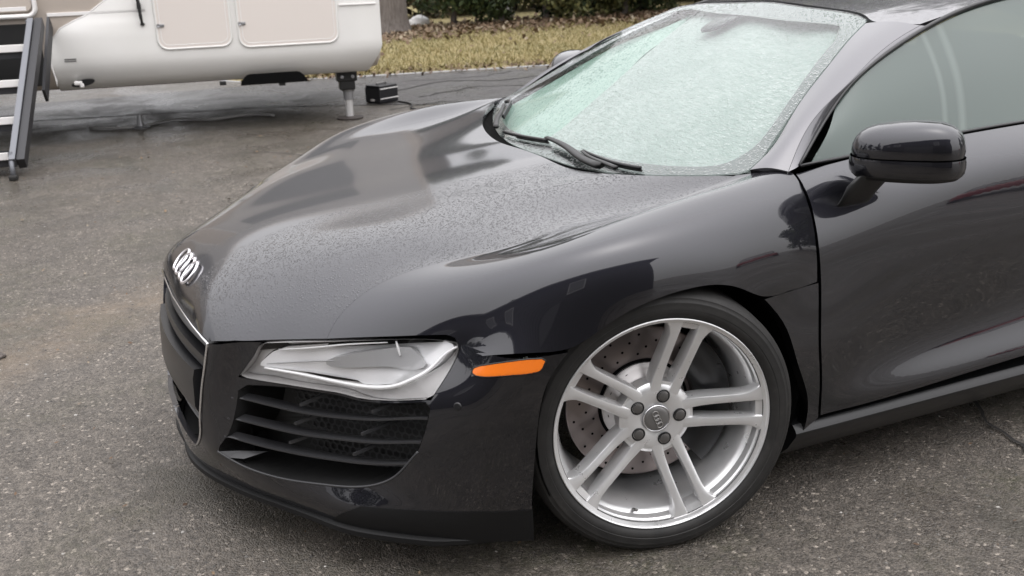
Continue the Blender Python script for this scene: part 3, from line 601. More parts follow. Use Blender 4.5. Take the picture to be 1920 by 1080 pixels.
# doors, lower fender, flank -------------------------------------------------
def door(sd):
    u5 = SIDE.ku[5]
    o = SHUT[:-1]+[(SHUT[-1][0]+.0006, SHUT[-1][1]-.006)]+[(u, v-.002) for u, v in DBOT[1:]]+[(u5*.94, .935), (u5, .925), (u5+.012, .7), (u5+.012, .4), (u5+.004, .15), (u5-.01, .006), (u5*.75, .006), (u5*.5, .006), (SHUT[0][0]+.05, .006)]
    d = panel('door', SIDE, o[::-1], M['paint'], CAR, step=.018, thick=.02, flipn=True, side=sd)
    return d
DOORS = {sd: door(sd) for sd in (1, -1)}
for sd in (1, -1):
    tri_ = TRI[:5]+curve2(TRI[5:]+[TRI[0]], 16)[:-1]
    panel('lower_fender', SIDE, tri_[::-1], M['paint'], CAR, step=.014, thick=.03, flipn=True, side=sd)
    u5, u6 = SIDE.ku[5]+.018, SIDE.ku[6]+.02
    q = [(u5, .01), (u5, .94)]+[(u6+.105*math.cos(a), .98-.62*math.sin(a)) for a in np.linspace(math.pi, 0, 17)]+[(.985, .95), (.985, .01), (u6, .01)]
    panel('rear_quarter', SIDE, q[::-1], M['paint'], CAR, step=.03, thick=.02, flipn=True, side=sd)
    # sill
    rings = []
    for y in np.linspace(.375, 2.25, 30):
        xo = .904+.004*math.sin(y); zo = .207+.006*min(1, max(0, y-.4))
        rings.append([(sd*(xo-.014), y, zo+.014), (sd*(xo-.003), y, zo+.004), (sd*(xo+.002), y, zo-.004), (sd*(xo+.001), y, zo-.012), (sd*(xo-.028), y, zo-.055), (sd*(xo-.062), y, zo-.088), (sd*(xo-.16), y, zo-.092), (sd*(xo-.16), y, zo+.014)])
    MB().sweep(rings).build('sill', M['satin_black'], CAR, auto=38)
    # wheel-arch liners
    for yc, r0 in ((0., .372), (2.65, .385)):
        mbl = MB(); v = []; K = 29
        for i in range(K):
            a = math.radians(-25+230*i/(K-1))
            for x in (.52, .70, .915): v.append((sd*min(x, .885), yc+math.cos(a)*(r0+.025 if math.cos(a) > 0 else r0-.052), .33+max(math.sin(a)*(r0-.045), -.22)))
        f = [(i*3+j, i*3+j+1, i*3+j+4, i*3+j+3) for i in range(K-1) for j in range(2)]
        mbl.add(v, f); mbl.build('arch_liner', M['void'], CAR, True)
# windscreen -----------------------------------------------------------------
WE = [(.03, .03), (.024, .10), (.035, .387), (.05, .637), (.075, .83), (.085, .905)]
WE = [(1-u, v) for u, v in WE]        # right-hand numbers are for the car's left edge
wtop = [(.905, .932), (.86, .942), (.69, .958), (.56, .968), (.5, .97)]
wbot = [(.5, .004), (.66, .004), (.80, .006), (.92, .006), (.96, .012)]
whalf = wbot+WE+wtop
wout = whalf+[(1-u, v) for u, v in whalf[::-1][1:-1]]
WS = panel('windscreen', WIND, wout, M['windscreen_glass'], CAR, step=.02, thick=.006)
bri = [(.027, .16), (.03, .09), (.05, .055), (.12, .05)]+cl(BRIGHT)[2:-1]+[(.16, .90), (.085, .86), (.054, .63), (.038, .387)]; bri = rnd(bri, 1)
panel('frit', WIND, wout, M['frit'], WS, holes=[bri], step=.02, off=-.0045, thick=0, inset=.002)
# roof, pillars
RAIL = [(.795,.437,.848),(.70,.608,.954),(.68,.664,.993),(.65,.766,1.043),(.61,.924,1.098),(.575,1.105,1.148),(.553,1.25,1.174),(.545,1.5,1.20),(.56,1.9,1.185),(.61,2.4,1.10),(.68,2.9,.985),(.74,3.3,.89)]
e3 = WIND(np.array(curve2(WE, 9))); e3 = [tuple(p) for p in e3]
PM = [(.80,.40,.838),(.757,.465,.893),(.716,.55,.95),(.690,.64,.995),(.655,.745,1.045),(.612,.88,1.098),(.588,.99,1.130)]
rail_front = RAIL[:5]+[(.59,1.02,1.127)]
mid = [tuple((np.array(a)*.5+np.array(b_)*.5)+np.array([.004, -.004, .008])) for a, b_ in zip(resample(e3, 9), resample(PM, 9))]
PIL = Surf([e3, mid, PM], 9); PIL2 = Surf([PM, [tuple(x) for x in (resample(PM, 7)*.5+resample(rail_front, 7)*.5+np.array([.003, 0, 0]))], rail_front], 9)
for sd in (1, -1):
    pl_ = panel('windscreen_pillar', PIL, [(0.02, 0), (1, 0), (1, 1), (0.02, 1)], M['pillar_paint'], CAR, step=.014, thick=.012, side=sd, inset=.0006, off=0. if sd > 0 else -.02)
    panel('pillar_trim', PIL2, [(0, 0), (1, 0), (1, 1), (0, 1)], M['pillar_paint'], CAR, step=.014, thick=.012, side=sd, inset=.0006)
RF = []
front3 = WIND(np.array([(.5, .978), (.60, .974), (.69, .966), (.80, .955), (.88, .945), (.92, .928)]))
st = [[tuple(p) for p in front3]+[(.588, .995, 1.132)]]
for i, (rx, ry, rz) in enumerate(((.556, 1.235, 1.170), (.545, 1.5, 1.20), (.56, 1.9, 1.185), (.61, 2.4, 1.10), (.68, 2.9, .985), (.74, 3.3, .89))):
    ch = (.022, .022, .034, .05, .04, .03)[i]
    st.append([(rx*t, ry-.05*(1-t*t)*(1 if i < 1 else 0), rz+ch*(1-t**2.4)) for t in (0, .2, .4, .6, .8, .93, 1)])
ROOFS = Surf([[(-x, y, z) for x, y, z in s_[::-1]][:-1]+s_ for s_ in st], 21)
ro = [(0.002, .004), (0.002, .996), (.98, .996), (.98, .004)]
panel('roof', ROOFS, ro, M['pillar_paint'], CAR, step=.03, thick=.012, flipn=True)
for sd in (1, -1):
    belt = [(.795,.437,.848),(.792,.62,.856),(.790,.90,.873),(.790,1.25,.883),(.79,1.75,.896),(.785,2.15,.90)]
    rl = [(.795,.437,.851)]+RAIL[1:9]+[(.60, 2.15, 1.12)]
    rl = RAIL[1:9]
    WIN = Surf([belt, [tuple(x+np.array([.014, 0, 0])) for x in (resample(belt, 9)*.5+resample(rl, 9)*.5)], rl], 11)
    wo_ = [(.004, .02), (.004, .96), (.985, .985), (.985, .5), (.985, .2), (.985, .012)]
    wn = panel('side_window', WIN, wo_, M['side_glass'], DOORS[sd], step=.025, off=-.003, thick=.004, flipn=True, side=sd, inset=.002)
    P = [(sd*(x+.001), y, z+.001) for x, y, z in [tuple(q) for q in resample(RAIL[:9], 40)]]
    MB().tube(P, [.004+.004*min(1, i/26) for i in range(40)], 8).build('window_seal', M['satin_black'], DOORS[sd], True)
    P = [(sd*(x+.002), y, z-.001) for x, y, z in [tuple(q) for q in resample(belt, 30)]]
    MB().tube(P, .0045, 8).build('waist_seal', M['satin_black'], DOORS[sd], True)
MB().box((0, 1.25, .80), (1.40, 1.6, .08)).box((-.34, 1.45, .92), (.36, .16, .3), None, .05).box((.34, 1.45, .92), (.36, .16, .3), None, .05).build('seats', M['void'], CAR)
# cowl tray and wipers
cu = np.linspace(.13, .87, 40); A_ = TOP(np.stack([cu, np.full(40, .985)], 1)); 
wu = np.linspace(.02, .98, 40); B_ = WIND(np.stack([wu, np.full(40, .035)], 1)); v = [tuple(p-np.array([0, .0, .018])) for p in A_]+[tuple((p+q)/2-np.array([0, 0, .030])) for p, q in zip(A_, B_)]+[tuple(p-np.array([0, 0, .010])) for p in B_]
MB().add(v, [(r*40+i, r*40+i+1, r*40+41+i, r*40+40+i) for r in range(2) for i in range(39)]).build('cowl_tray', M['void'], CAR)
def wiper(uvb, uva, w_):
    P, N = oncurve(WIND, uvb, 24, .012); h = MB().tube(P, .0045, 8, flat=1.3).build('wiper', M['satin_black'], CAR, True)
    P2, N2 = oncurve(WIND, uva, 14, .022); MB().tube(P2, [w_*(1-.45*i/13) for i in range(14)], 8, flat=.55).build('wiper_arm', M['black_plastic'], h, True)
    P3, N3 = oncurve(WIND, uvb[1:], 16, .004); MB().tube(P3, .0035, 6).build('wiper_blade', M['rubber'], h, True)
wiper([(.295, .022), (.35, .036), (.42, .050), (.475, .060)], [(.72, .004), (.66, .022), (.57, .052), (.478, .062)], .017)
wiper([(.62, .063), (.68, .050), (.74, .034), (.80, .020)], [(.76, .002), (.72, .020), (.67, .036), (.63, .052)], .009)
wiper([(.10, .075), (.13, .10), (.16, .085), (.20, .055)], [(.26, .012), (.22, .030), (.18, .06), (.14, .075)], .010)
# door mirrors
def mirror(sd):
    c = Vector((.962, .600, .878)) if sd > 0 else Vector((.895, .715, .892)); ea = Vector((.735, .678, 0)).normalized(); ec = Vector((.678, -.735, 0)).normalized()
    def loop(h, s, n=40, fw=.078, bw=.05, ha=.128, tilt=0.):
        o = []
        for k in range(n):
            a = 2*math.pi*k/n; ca, sa = math.cos(a), math.sin(a); ex = 2/2.7
            x = math.copysign(abs(ca)**ex, ca)*ha*s; y = math.copysign(abs(sa)**ex, sa)*(fw if sa > 0 else bw)*(s**.8)
            hh = h*(1+.10*x/ha) if h > 0 else h
            p = c+ea*(x+.006)+ec*y+Vector((0, 0, hh)); o.append((p.x*sd, p.y, p.z))
        return o
    mr = emp('side_mirror', CAR)
    up = [(.006, .955), (.018, .972), (.034, .955), (.050, .90), (.062, .82), (.071, .71), (.0775, .56), (.081, .38), (.083, .2), (.0835, .03)]
    MB().sweep([loop(h, s) for h, s in up], cap=True).build('mirror_cap', M['paint'], mr, auto=60)
    lo = [(.003, .985), (-.004, .995), (-.018, 1.0), (-.030, .985), (-.037, .95)]
    MB().sweep([loop(h, s) for h, s in lo], cap=False).build('mirror_band', M['paint'], mr, auto=60)
    l2 = [(-.037, .948), (-.045, .88), (-.049, .75)]
    MB().sweep([loop(h, s) for h, s in l2], cap=True).build('mirror_base', M['black_plastic'], mr, auto=60)
    # stalk: flattened foot running down to the door skin
    Pt = [Vector((.932, .555, .838)), Vector((.918, .535, .815)), Vector((.905, .528, .79)), Vector((.885, .530, .765)), Vector((.868, .535, .752))]
    rg = []
    for i, q in enumerate(Pt):
        w = (.062, .054, .047, .046, .050)[i]; t = (.034, .030, .027, .026, .028)[i]
        rg.append([((q.x+math.cos(a)*t*.9)*sd, q.y+math.cos(a)*0+math.sin(a)*w, q.z+math.cos(a)*t*.3) for a in np.linspace(0, 2*math.pi, 17)[:-1]])
    MB().sweep(rg).build('mirror_stalk', M['black_plastic'], mr, auto=60)
    gl = [c+ec*(-.051)+ea*(math.cos(a)*.112)+Vector((0, 0, .018+math.sin(a)*.05)) for a in np.linspace(0, 2*math.pi, 25)[:-1]]
    MB().prism([Vector((q.x*sd, q.y, q.z)) for q in gl], (-.004*sd, .004, 0)).build('mirror_glass', M['chrome'], mr)
    return mr
for sd in (1, -1): mirror(sd)
# ---------------------------------------------------------------- wheels: axis +x is the outward axle, origin at the wheel centre
def wheel():
    w = emp('wheel', CAR)
    # tyre
    prof = [(-.100, .246), (-.118, .262), (-.121, .285), (-.112, .309), (-.096, .3205), (-.06, .3232), (0, .3238), (.06, .3232), (.096, .3205), (.110, .311), (.1135, .3065), (.1132, .3055), (.1175, .2985), (.1188, .2965), (.1186, .2955), (.1200, .288), (.1200, .2805), (.1188, .2795), (.1192, .2775), (.1165, .268), (.109, .2595), (.104, .2575), (.100, .246)]
    MB().lathe(prof, 120).build('tyre', M['rubber'], w, auto=50)
    # rim barrel and lip
    prof = [(.104, .2475), (.1085, .2585), (.1115, .2588), (.1125, .2570), (.1105, .2545), (.101, .2520), (.094, .2490), (.088, .2440), (.070, .2420), (.064, .2365), (.058, .2330), (.040, .2290), (.020, .2240), (-.11, .220), (-.11, .226), (.09, .2475)]
    MB().lathe(prof, 120, closed=True).build('rim', M['alloy'], w, auto=32)
    # face: hub, five twin spokes
    ph0 = 2.551
    face = MB()
    face.lathe([(.060, 0.), (.060, .030), (.061, .036), (.064, .044), (.0655, .066), (.063, .080), (.056, .088), (.02, .088), (.0, .06), (.0, .0)], 80)
    for k in range(5):
        A = ph0+k*2*math.pi/5; er = Vector((0, math.cos(A), math.sin(A))); et = Vector((0, -math.sin(A), math.cos(A))); ex = Vector((1, 0, 0))
        for s_ in (1, -1):
            rings = []; NR = 22
            for i in range(NR):
                t = i/(NR-1); r = .052+(.2495-.052)*t
                mid_ = np.interp(r, [.05, .075, .10, .14, .19, .225, .2495], [.0190, .0240, .0262, .0280, .0294, .0312, .0335])
                hw = np.interp(r, [.05, .075, .10, .14, .19, .215, .235, .2495], [.0165, .0138, .0122, .0108, .0106, .0116, .0170, .0260])
                if r > .21: mid_ += max(0, hw-.0116)*.75
                xf = np.interp(r, [.05, .08, .11, .15, .19, .22, .2495], [.0640, .0660, .0700, .0800, .0900, .0968, .1020])
                dp = np.interp(r, [.05, .12, .2, .2495], [.040, .046, .042, .030])
                q = []
                for (a_, d_) in ((-1., -.10), (-.90, -.02), (-.72, .0), (.66, .0), (.86, -.03), (1., -.14), (1.05, -.7), (.85, -1.), (-.85, -1.), (-1.05, -.7)):
                    # inner faces (towards the slot) stay straight, outer faces flare
                    off_ = a_*hw; q.append(tuple(er*r+et*s_*(mid_+off_)+ex*(xf+d_*dp)))
                rings.append(q)
            face.sweep(rings)
        # bridge that closes the slot near hub and near the lip
        for r0, r1, x0, x1 in ((.050, .090, .0635, .060), (.232, .250, .092, .099)):
            q0 = [tuple(er*r0+et*s__*.018+ex*x_) for s__, x_ in ((-1, x0), (1, x0), (1, x0-.035), (-1, x0-.035))]
            q1 = [tuple(er*r1+et*s__*.022+ex*x_) for s__, x_ in ((-1, x1), (1, x1), (1, x1-.03), (-1, x1-.03))]
            face.sweep([q0, q1])
    face.build('spokes', M['alloy'], w, auto=38)
    for k in range(5):
        A = ph0+k*2*math.pi/5; c = Matrix.Translation((0, math.cos(A)*.056, math.sin(A)*.056))
        MB().lathe([(.0695, .0), (.0695, .0095), (.0685, .0115), (.060, .0120)], 24, c).build('lug_bolt', M['bolt'], w, auto=40)
        MB().lathe([(.0655, .0165), (.0672, .0150), (.0662, .0128), (.062, .0122)], 24, c).build('bolt_seat', M['caliper'], w, True)
    cap = MB().lathe([(.0705, 0.), (.0702, .020), (.0690, .026), (.0665, .0295), (.060, .030)], 40).build('hub_cap', M['cap_grey'], w, auto=40)
    MB().lathe([(.0655, .0335), (.0675, .0325), (.0675, .0305), (.064, .030)], 40).build('cap_ring', M['chrome'], w, True)
    Mx = Matrix(((0, 0, 1, .0708), (1, 0, 0, 0), (0, 1, 0, 0), (0, 0, 0, 1)))@Matrix.Rotation(math.radians(-68), 4, 'Z')
    rings4('cap_emblem', w, Mx, .0135, .0012, M['ring_grey'])
    # brake disc with hat, vents and drilled holes
    d = MB().lathe([(-.030, .112), (-.030, .186), (-.033, .190), (-.055, .190), (-.055, .112)], 96).build('brake_disc', M['disc'], w, auto=40)
    MB().lathe([(-.0285, .112), (-.0285, .104), (-.034, .103), (-.034, .112)], 64).build('disc_groove', M['void'], w, auto=40)
    MB().lathe([(.0, .0), (-.0, .070), (-.004, .080), (-.018, .092), (-.024, .104), (-.030, .1045)], 64).build('disc_hat', M['hat'], w, auto=40)
    hb = MB()
    for k in range(30):
        for j, rr in enumerate((.126, .142, .158, .174)):
            a = k*2*math.pi/30+j*.055
            if (k+j) % 2: continue
            hb.lathe([(-.0294, .0), (-.0294, .0033)], 8, Matrix.Translation((0, math.cos(a)*rr, math.sin(a)*rr)))
    for k in range(10): a = k*2*math.pi/10+.2; hb.lathe([(-.017, .0), (-.017, .0052)], 10, Matrix.Translation((0, math.cos(a)*.088, math.sin(a)*.088)))
    g = hb.build('disc_hole', M['void'], w); g['kind'] = 'stuff'
    # caliper towards the rear
    rg = []
    for a in np.linspace(math.radians(-48), math.radians(50), 16):
        r0, r1 = .120, .206; y0, z0 = math.cos(a), math.sin(a)
        rg.append([(-.07, y0*r0, z0*r0), (.000, y0*r0, z0*r0), (.018, y0*(r0+.02), z0*(r0+.02)), (.022, y0*(r1-.03), z0*(r1-.03)), (.008, y0*r1, z0*r1), (-.07, y0*(r1+.006), z0*(r1+.006))])
    cp = MB().sweep(rg).box((.010, .165, .09), (.012, .028, .012), None, .003).box((.014, .158, .03), (.012, .034, .008), None, .002).box((.012, .17, -.06), (.014, .03, .014), None, .003); cp.build('caliper', M['caliper'], w, auto=45)
    A = math.radians(-104); MB().tube([Vector((.066, math.cos(A)*.234, math.sin(A)*.234)), Vector((.084, math.cos(A)*.226, math.sin(A)*.226))], [.0045, .0035], 8).build('valve', M['bolt'], w, True)
    return w
W1_ = wheel(); W1_.matrix_local = Matrix.Translation((.82, 0, .3235))@Matrix.Rotation(-.2065, 4, 'Z')
def copy_wheel(src, Mw):
    r = src.copy(); COL.objects.link(r); r.parent = CAR; r.matrix_local = Mw
    for ch in src.children:
        c = ch.copy(); COL.objects.link(c); c.parent = r
    return r
copy_wheel(W1_, Matrix.Translation((-.82, 0, .3235))@Matrix.Rotation(math.pi-.2065, 4, 'Z'))
copy_wheel(W1_, Matrix.Translation((.80, 2.65, .3235))); copy_wheel(W1_, Matrix.Translation((-.80, 2.65, .3235))@Matrix.Rotation(math.pi, 4, 'Z'))
# sunshade standing behind the windscreen (a thing of its own)
SH = thing('sunshade', 'folded silver reflective sunshade standing inside behind the wet windscreen', 'sunshade')
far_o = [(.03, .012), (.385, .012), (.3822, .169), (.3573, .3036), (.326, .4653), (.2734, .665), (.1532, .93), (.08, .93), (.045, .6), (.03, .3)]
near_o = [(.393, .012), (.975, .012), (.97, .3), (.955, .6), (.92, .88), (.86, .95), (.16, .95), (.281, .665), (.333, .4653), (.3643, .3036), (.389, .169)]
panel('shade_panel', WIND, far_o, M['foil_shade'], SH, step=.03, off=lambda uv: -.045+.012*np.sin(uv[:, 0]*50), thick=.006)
panel('shade_panel', WIND, near_o, M['foil'], SH, step=.02, off=lambda uv: -.032+.006*np.sin(uv[:, 0]*23+uv[:, 1]*9), thick=.006)
# mirror foot stuck to the glass
P_, N_ = WIND(np.array([(.42, .865)]))[0], WIND.normal(np.array([(.42, .865)]))[0]
Mx = Matrix.Translation(Vector(P_-N_*.012))@Vector(N_).to_track_quat('Z', 'Y').to_matrix().to_4x4()
MB().sweep([[tuple(Mx @ Vector((math.cos(a)*.045*s_, math.sin(a)*.10*s_, h_))) for a in np.linspace(0, 2*math.pi, 25)[:-1]] for s_, h_ in ((1, .003), (1, -.004), (.8, -.012))]).build('mirror_mount', M['satin_black'], WS, True)
# ---------------------------------------------------------------- ground
random.seed(7); rng = np.random.default_rng(7)
def ground_mat(name, tint, dark=1.0, streak=True, cracks=False):
    m = mat(name, tint, .5); n, l, b = nt(m)
    big = noise(m, .55, 5, .6, .4); med = noise(m, 3.2, 8, .7); fine = noise(m, 38, 8, .75)
    v1 = voro(m, 230); v2 = voro(m, 120)
    s1 = n.new('ShaderNodeSeparateColor'); l.new(v1.outputs['Color'], s1.inputs[0]); s2 = n.new('ShaderNodeSeparateColor'); l.new(v2.outputs['Color'], s2.inputs[0])
    t = np.array(tint)*dark
    c = ramp(m, big, [(.40, tuple(t*.50)), (.5, tuple(t*.95)), (.60, tuple(t*1.35))])
    c = mixc(m, ramp(m, med, [(.38, .0), (.68, .55)]), c, tuple(t*np.array([1.22, 1.14, 1.0])))
    c = mixc(m, ramp(m, s1.outputs[0], [(0., .0), (1., 1.)]), mixc(m, .85, c, tuple(t*.30)), mixc(m, .7, c, tuple(t*1.9)))
    c = mixc(m, ramp(m, s2.outputs[1], [(.955, 0.), (.97, .9)]), c, tuple(t*3.4))
    c = mixc(m, ramp(m, s2.outputs[2], [(.88, 0.), (.90, .7)]), c, tuple(t*.3))
    c = mixc(m, ramp(m, fine, [(.3, .75), (.62, 0.)]), c, tuple(t*.45))
    if streak: # sandy silt washed across the driveway in front of the car
        tc = n.new('ShaderNodeTexCoord'); mp = n.new('ShaderNodeMapping'); mp.inputs['Location'].default_value = (1.62, 1.05, 0); l.new(tc.outputs['Object'], mp.inputs[0])
        sx = n.new('ShaderNodeSeparateXYZ'); l.new(mp.outputs[0], sx.inputs[0])
        d = math_(m, 'ADD', math_(m, 'MULTIPLY', sx.outputs[0], .84), math_(m, 'MULTIPLY', sx.outputs[1], .54))
        d = math_(m, 'ADD', d, math_(m, 'MULTIPLY', math_(m, 'SUBTRACT', noise(m, 1.6, 4), .5), .9))
        k = ramp(m, math_(m, 'ABSOLUTE', d), [(0.0, .62), (.12, .5), (.34, 0.)])
        k = math_(m, 'MULTIPLY', k, ramp(m, noise(m, 2.2, 5, .7), [(.36, .1), (.6, 1.)]))
        c = mixc(m, k, c, (.20, .152, .105))
    mo_ = math_(m, 'MULTIPLY', ramp(m, noise(m, 1.7, 6, .7), [(.48, 0.), (.64, .55)]), ramp(m, noise(m, 26, 6, .8), [(.40, 0.), (.60, 1.)]))
    c = mixc(m, mo_, c, (.060, .062, .030))      # thin moss in the pores
    c = mixc(m, ramp(m, noise(m, 11, 7, .75, .3), [(.36, .55), (.50, 0.)]), c, tuple(t*.42)); c = mixc(m, ramp(m, noise(m, 17, 7, .8, .3), [(.52, 0.), (.66, .5)]), c, tuple(t*1.75))
    # dark oil and damp spots
    c = mixc(m, ramp(m, noise(m, .9, 6, .62, .6), [(.53, 0.), (.64, .7)]), c, tuple(t*np.array([.42, .44, .40])))
    setc(m, c)
    r = ramp(m, noise(m, 1.3, 6, .65, .5), [(.40, .19), (.60, .43)]); r = math_(m, 'ADD', r, ramp(m, fine, [(.3, .0), (.7, .22)])); wet = ramp(m, noise(m, 1.05, 7, .66, .7), [(.47, .0), (.57, 1.)])
    setc(m, math_(m, 'MULTIPLY', r, ramp(m, wet, [(0., 1.1), (1., .7)])), 'Roughness'); setc(m, mixc(m, math_(m, 'MULTIPLY', wet, .36), c, tuple(t*.28)))
    h = math_(m, 'ADD', math_(m, 'MULTIPLY', v1.outputs['Distance'], -.9), math_(m, 'ADD', math_(m, 'MULTIPLY', v2.outputs['Distance'], -.7), fine))
    h = math_(m, 'MULTIPLY', h, ramp(m, wet, [(0., 1.), (1., .42)])); bump(m, h, .75, .007); return m
GM = ground_mat('driveway', (.143, .125, .106)); 
o = mk('driveway', [(-16, -60, 0), (60, -60, 0), (60, 60, 0), (3.0, 60, 0), (-9.1, 2.0, 0), (-9.5, 1.0, 0), (-14, -1.5, 0)], [tuple(range(7))], GM, None, False); o['kind'] = 'structure'
AM = ground_mat('asphalt', (.078, .073, .071), 1, False)
o = mk('asphalt_lane', [(-9.2, -14, .004), (-7.6, -14, .004), (-7.75, -1.2, .004), (-7.2, .9, .004), (-6.6, 1.9, .004), (-5.6, 3.4, .004), (-3.4, 6.0, .004), (1.2, 14, .004), (-3.0, 14, .004), (-8.2, 4.8, .004), (-9.0, 2.2, .004)], [tuple(range(11))], AM, None, False); o['kind'] = 'structure'
CM = new('crack_dark', (.022, .02, .019), .9)
def crack(path, w):
    p = [Vector((x, y, .0075)) for x, y in path]; q = []
    for a, b_ in zip(p[:-1], p[1:]):
        for k in range(6): q.append(a.lerp(b_, k/6)+Vector((random.uniform(-1, 1)*w*1.2, random.uniform(-1, 1)*w*1.2, 0)))
    v = []; 
    for i, x in enumerate(q):
        t = (q[min(i+1, len(q)-1)]-q[max(i-1, 0)]).normalized(); s = Vector((-t.y, t.x, 0))*w*random.uniform(.5, 1.2)*.5; v += [tuple(x+s), tuple(x-s)]
    o = mk('crack', v, [(2*i, 2*i+1, 2*i+3, 2*i+2) for i in range(len(q)-1)], CM, None, False); o['kind'] = 'structure'; return o
for p_, w in (([(-7.5, 2.15), (-7.95, 2.9), (-7.6, 3.5), (-7.8, 4.3)], .035), ([(-8.2, 2.5), (-8.1, 3.4), (-8.35, 3.9)], .03), ([(-6.95, 2.2), (-7.3, 3.0), (-6.9, 3.7)], .03), ([(-6.3, 1.75), (-6.5, 2.3), (-6.1, 2.9)], .028), ([(.55, 1.30), (.72, 1.21), (.93, 1.13), (1.25, .98)], .011), ([(-4.9, .3), (-4.2, .75), (-3.9, 1.3)], .012)): crack(p_, w)
# loose pale grit lying on the driveway
pm = new('grit', (.4, .38, .35), .55); n, l, b = nt(pm); g_ = n.new('ShaderNodeNewGeometry')
setc(pm, ramp(pm, g_.outputs['Random Per Island'], [(0., (.03, .028, .025)), (.6, (.085, .078, .07)), (.9, (.17, .16, .145)), (1., (.45, .43, .40))]))
base = np.array([(0, 0, 1), (.9, 0, .2), (.28, .85, .15), (-.73, .53, .2), (-.73, -.53, .1), (.28, -.85, .2)]); bf = [(0, 1, 2), (0, 2, 3), (0, 3, 4), (0, 4, 5), (0, 5, 1)]
v = []; f = []
for k in range(26000):
    if k < 15000: x, y = rng.uniform(-3.4, 2.5), rng.uniform(-2.9, 2.2)
    else: x, y = rng.uniform(-7., 1.), rng.uniform(-4.2, 2.0)
    r = .0014+.0034*rng.random()**3.2*(1 if k < 15000 else 1.6); a = rng.random()*6.28; q = base*[r*rng.uniform(.8, 1.5), r, r*.7]; ca, sa = math.cos(a), math.sin(a)
    nn = len(v); v += [(x+p[0]*ca-p[1]*sa, y+p[0]*sa+p[1]*ca, p[2]-.0004+(.004 if x < -6.6 else 0)) for p in q]; f += [tuple(i+nn for i in t) for t in bf]
o = mk('grit', v, f, pm, None, False); o['kind'] = 'stuff'
# ---------------------------------------------------------------- dry verge beyond the lane
vm = new('verge', (.3, .24, .12), .95, spec=.1)
setc(vm, mixc(vm, ramp(vm, noise(vm, 1.1, 8, .7), [(.36, 0.), (.64, 1.)]), (.40, .335, .17), (.24, .215, .085))); 
n, l, b = nt(vm); c = ramp(vm, noise(vm, 9, 8, .75), [(.3, 0.), (.7, 1.)]); setc(vm, mixc(vm, c, mixc(vm, ramp(vm, noise(vm, .8, 6, .65), [(.42, 0.), (.62, 1.)]), (.27, .215, .098), (.155, .145, .055)), (.36, .31, .185))); bump(vm, noise(vm, 60, 6), .6, .03)
o = mk('verge', [(-60, -60, .003), (-16, -60, .003), (-14, -1.5, .008), (-9.5, 1.0, .012), (-9.1, 2.0, .012), (3., 60, .003), (-60, 60, .003)], [tuple(range(7))], vm, None, False); o['kind'] = 'structure'
gm = new('dry_grass', (.36, .3, .14), .9, spec=.1); n, l, b = nt(gm); g_ = n.new('ShaderNodeNewGeometry')
setc(gm, ramp(gm, g_.outputs['Random Per Island'], [(0., (.085, .086, .03)), (.4, (.245, .205, .088)), (.75, (.33, .275, .14)), (1., (.44, .38, .24))]))
v = []; f = []
def edge_x(y): return -9.35 if y < 0 else (-9.35+.125*y if y < 2 else -9.1+(y-2)*12.1/58)
for k in range(42000):
    y = rng.uniform(1.0, 10); x = edge_x(y)-.02-rng.random()**1.3*7.5; h = rng.uniform(.02, .07); a = rng.random()*6.28; w = .006; lx, ly = rng.normal(0, .03, 2)
    nn = len(v); v += [(x-math.cos(a)*w, y-math.sin(a)*w, .008), (x+math.cos(a)*w, y+math.sin(a)*w, .008), (x+lx, y+ly, .008+h)]; f.append((nn, nn+1, nn+2))
o = mk('dry_grass', v, f, gm, None, False); o['kind'] = 'stuff'
lm = new('fallen_leaves', (.25, .15, .08), .8); n, l, b = nt(lm); g_ = n.new('ShaderNodeNewGeometry')
setc(lm, ramp(lm, g_.outputs['Random Per Island'], [(0., (.07, .042, .026)), (.5, (.14, .088, .052)), (.85, (.20, .145, .09)), (1., (.30, .25, .18))]))
v = []; f = []
def leaf(x, y, z, s, tilt=.5):
    a = rng.random()*6.28; u = np.array([math.cos(a), math.sin(a), rng.normal(0, tilt)])*s; w = np.array([-math.sin(a), math.cos(a), rng.normal(0, tilt)])*s*.6; p = np.array([x, y, z]); nn = len(v)
    v.extend([tuple(p-u), tuple(p+w), tuple(p+u), tuple(p-w)]); f.append((nn, nn+1, nn+2, nn+3))
for k in range(5500):
    y = rng.uniform(2.5, 11); x = -14.2+rng.normal(0, .75)-(.35 if y > 5 else 0); leaf(x, y, .03+.05*rng.random(), rng.uniform(.02, .06))
for k in range(900):
    y = rng.uniform(1.4, 8); x = edge_x(y)+rng.normal(-.15, .22); leaf(x, y, .025, rng.uniform(.015, .04))
for k in range(120):
    y = rng.uniform(1.4, 9); x = edge_x(y)-rng.uniform(.3, 5); leaf(x, y, .06, rng.uniform(.02, .05))
o = mk('fallen_leaves', v, f, lm, None, False); o['kind'] = 'stuff'
# crumbs of leaf and bark scattered over the drive
v = []; f = []
for k in range(750):
    x, y = (rng.uniform(-6.5, 2.3), rng.uniform(-3.6, 2.2)); leaf(x, y, .009+(.004 if x < -6.6 else 0), rng.uniform(.003, .010)*(1.5 if x < -2 else 1), .25)
o = mk('leaf_litter', v, f, lm, None, False); o['kind'] = 'stuff'
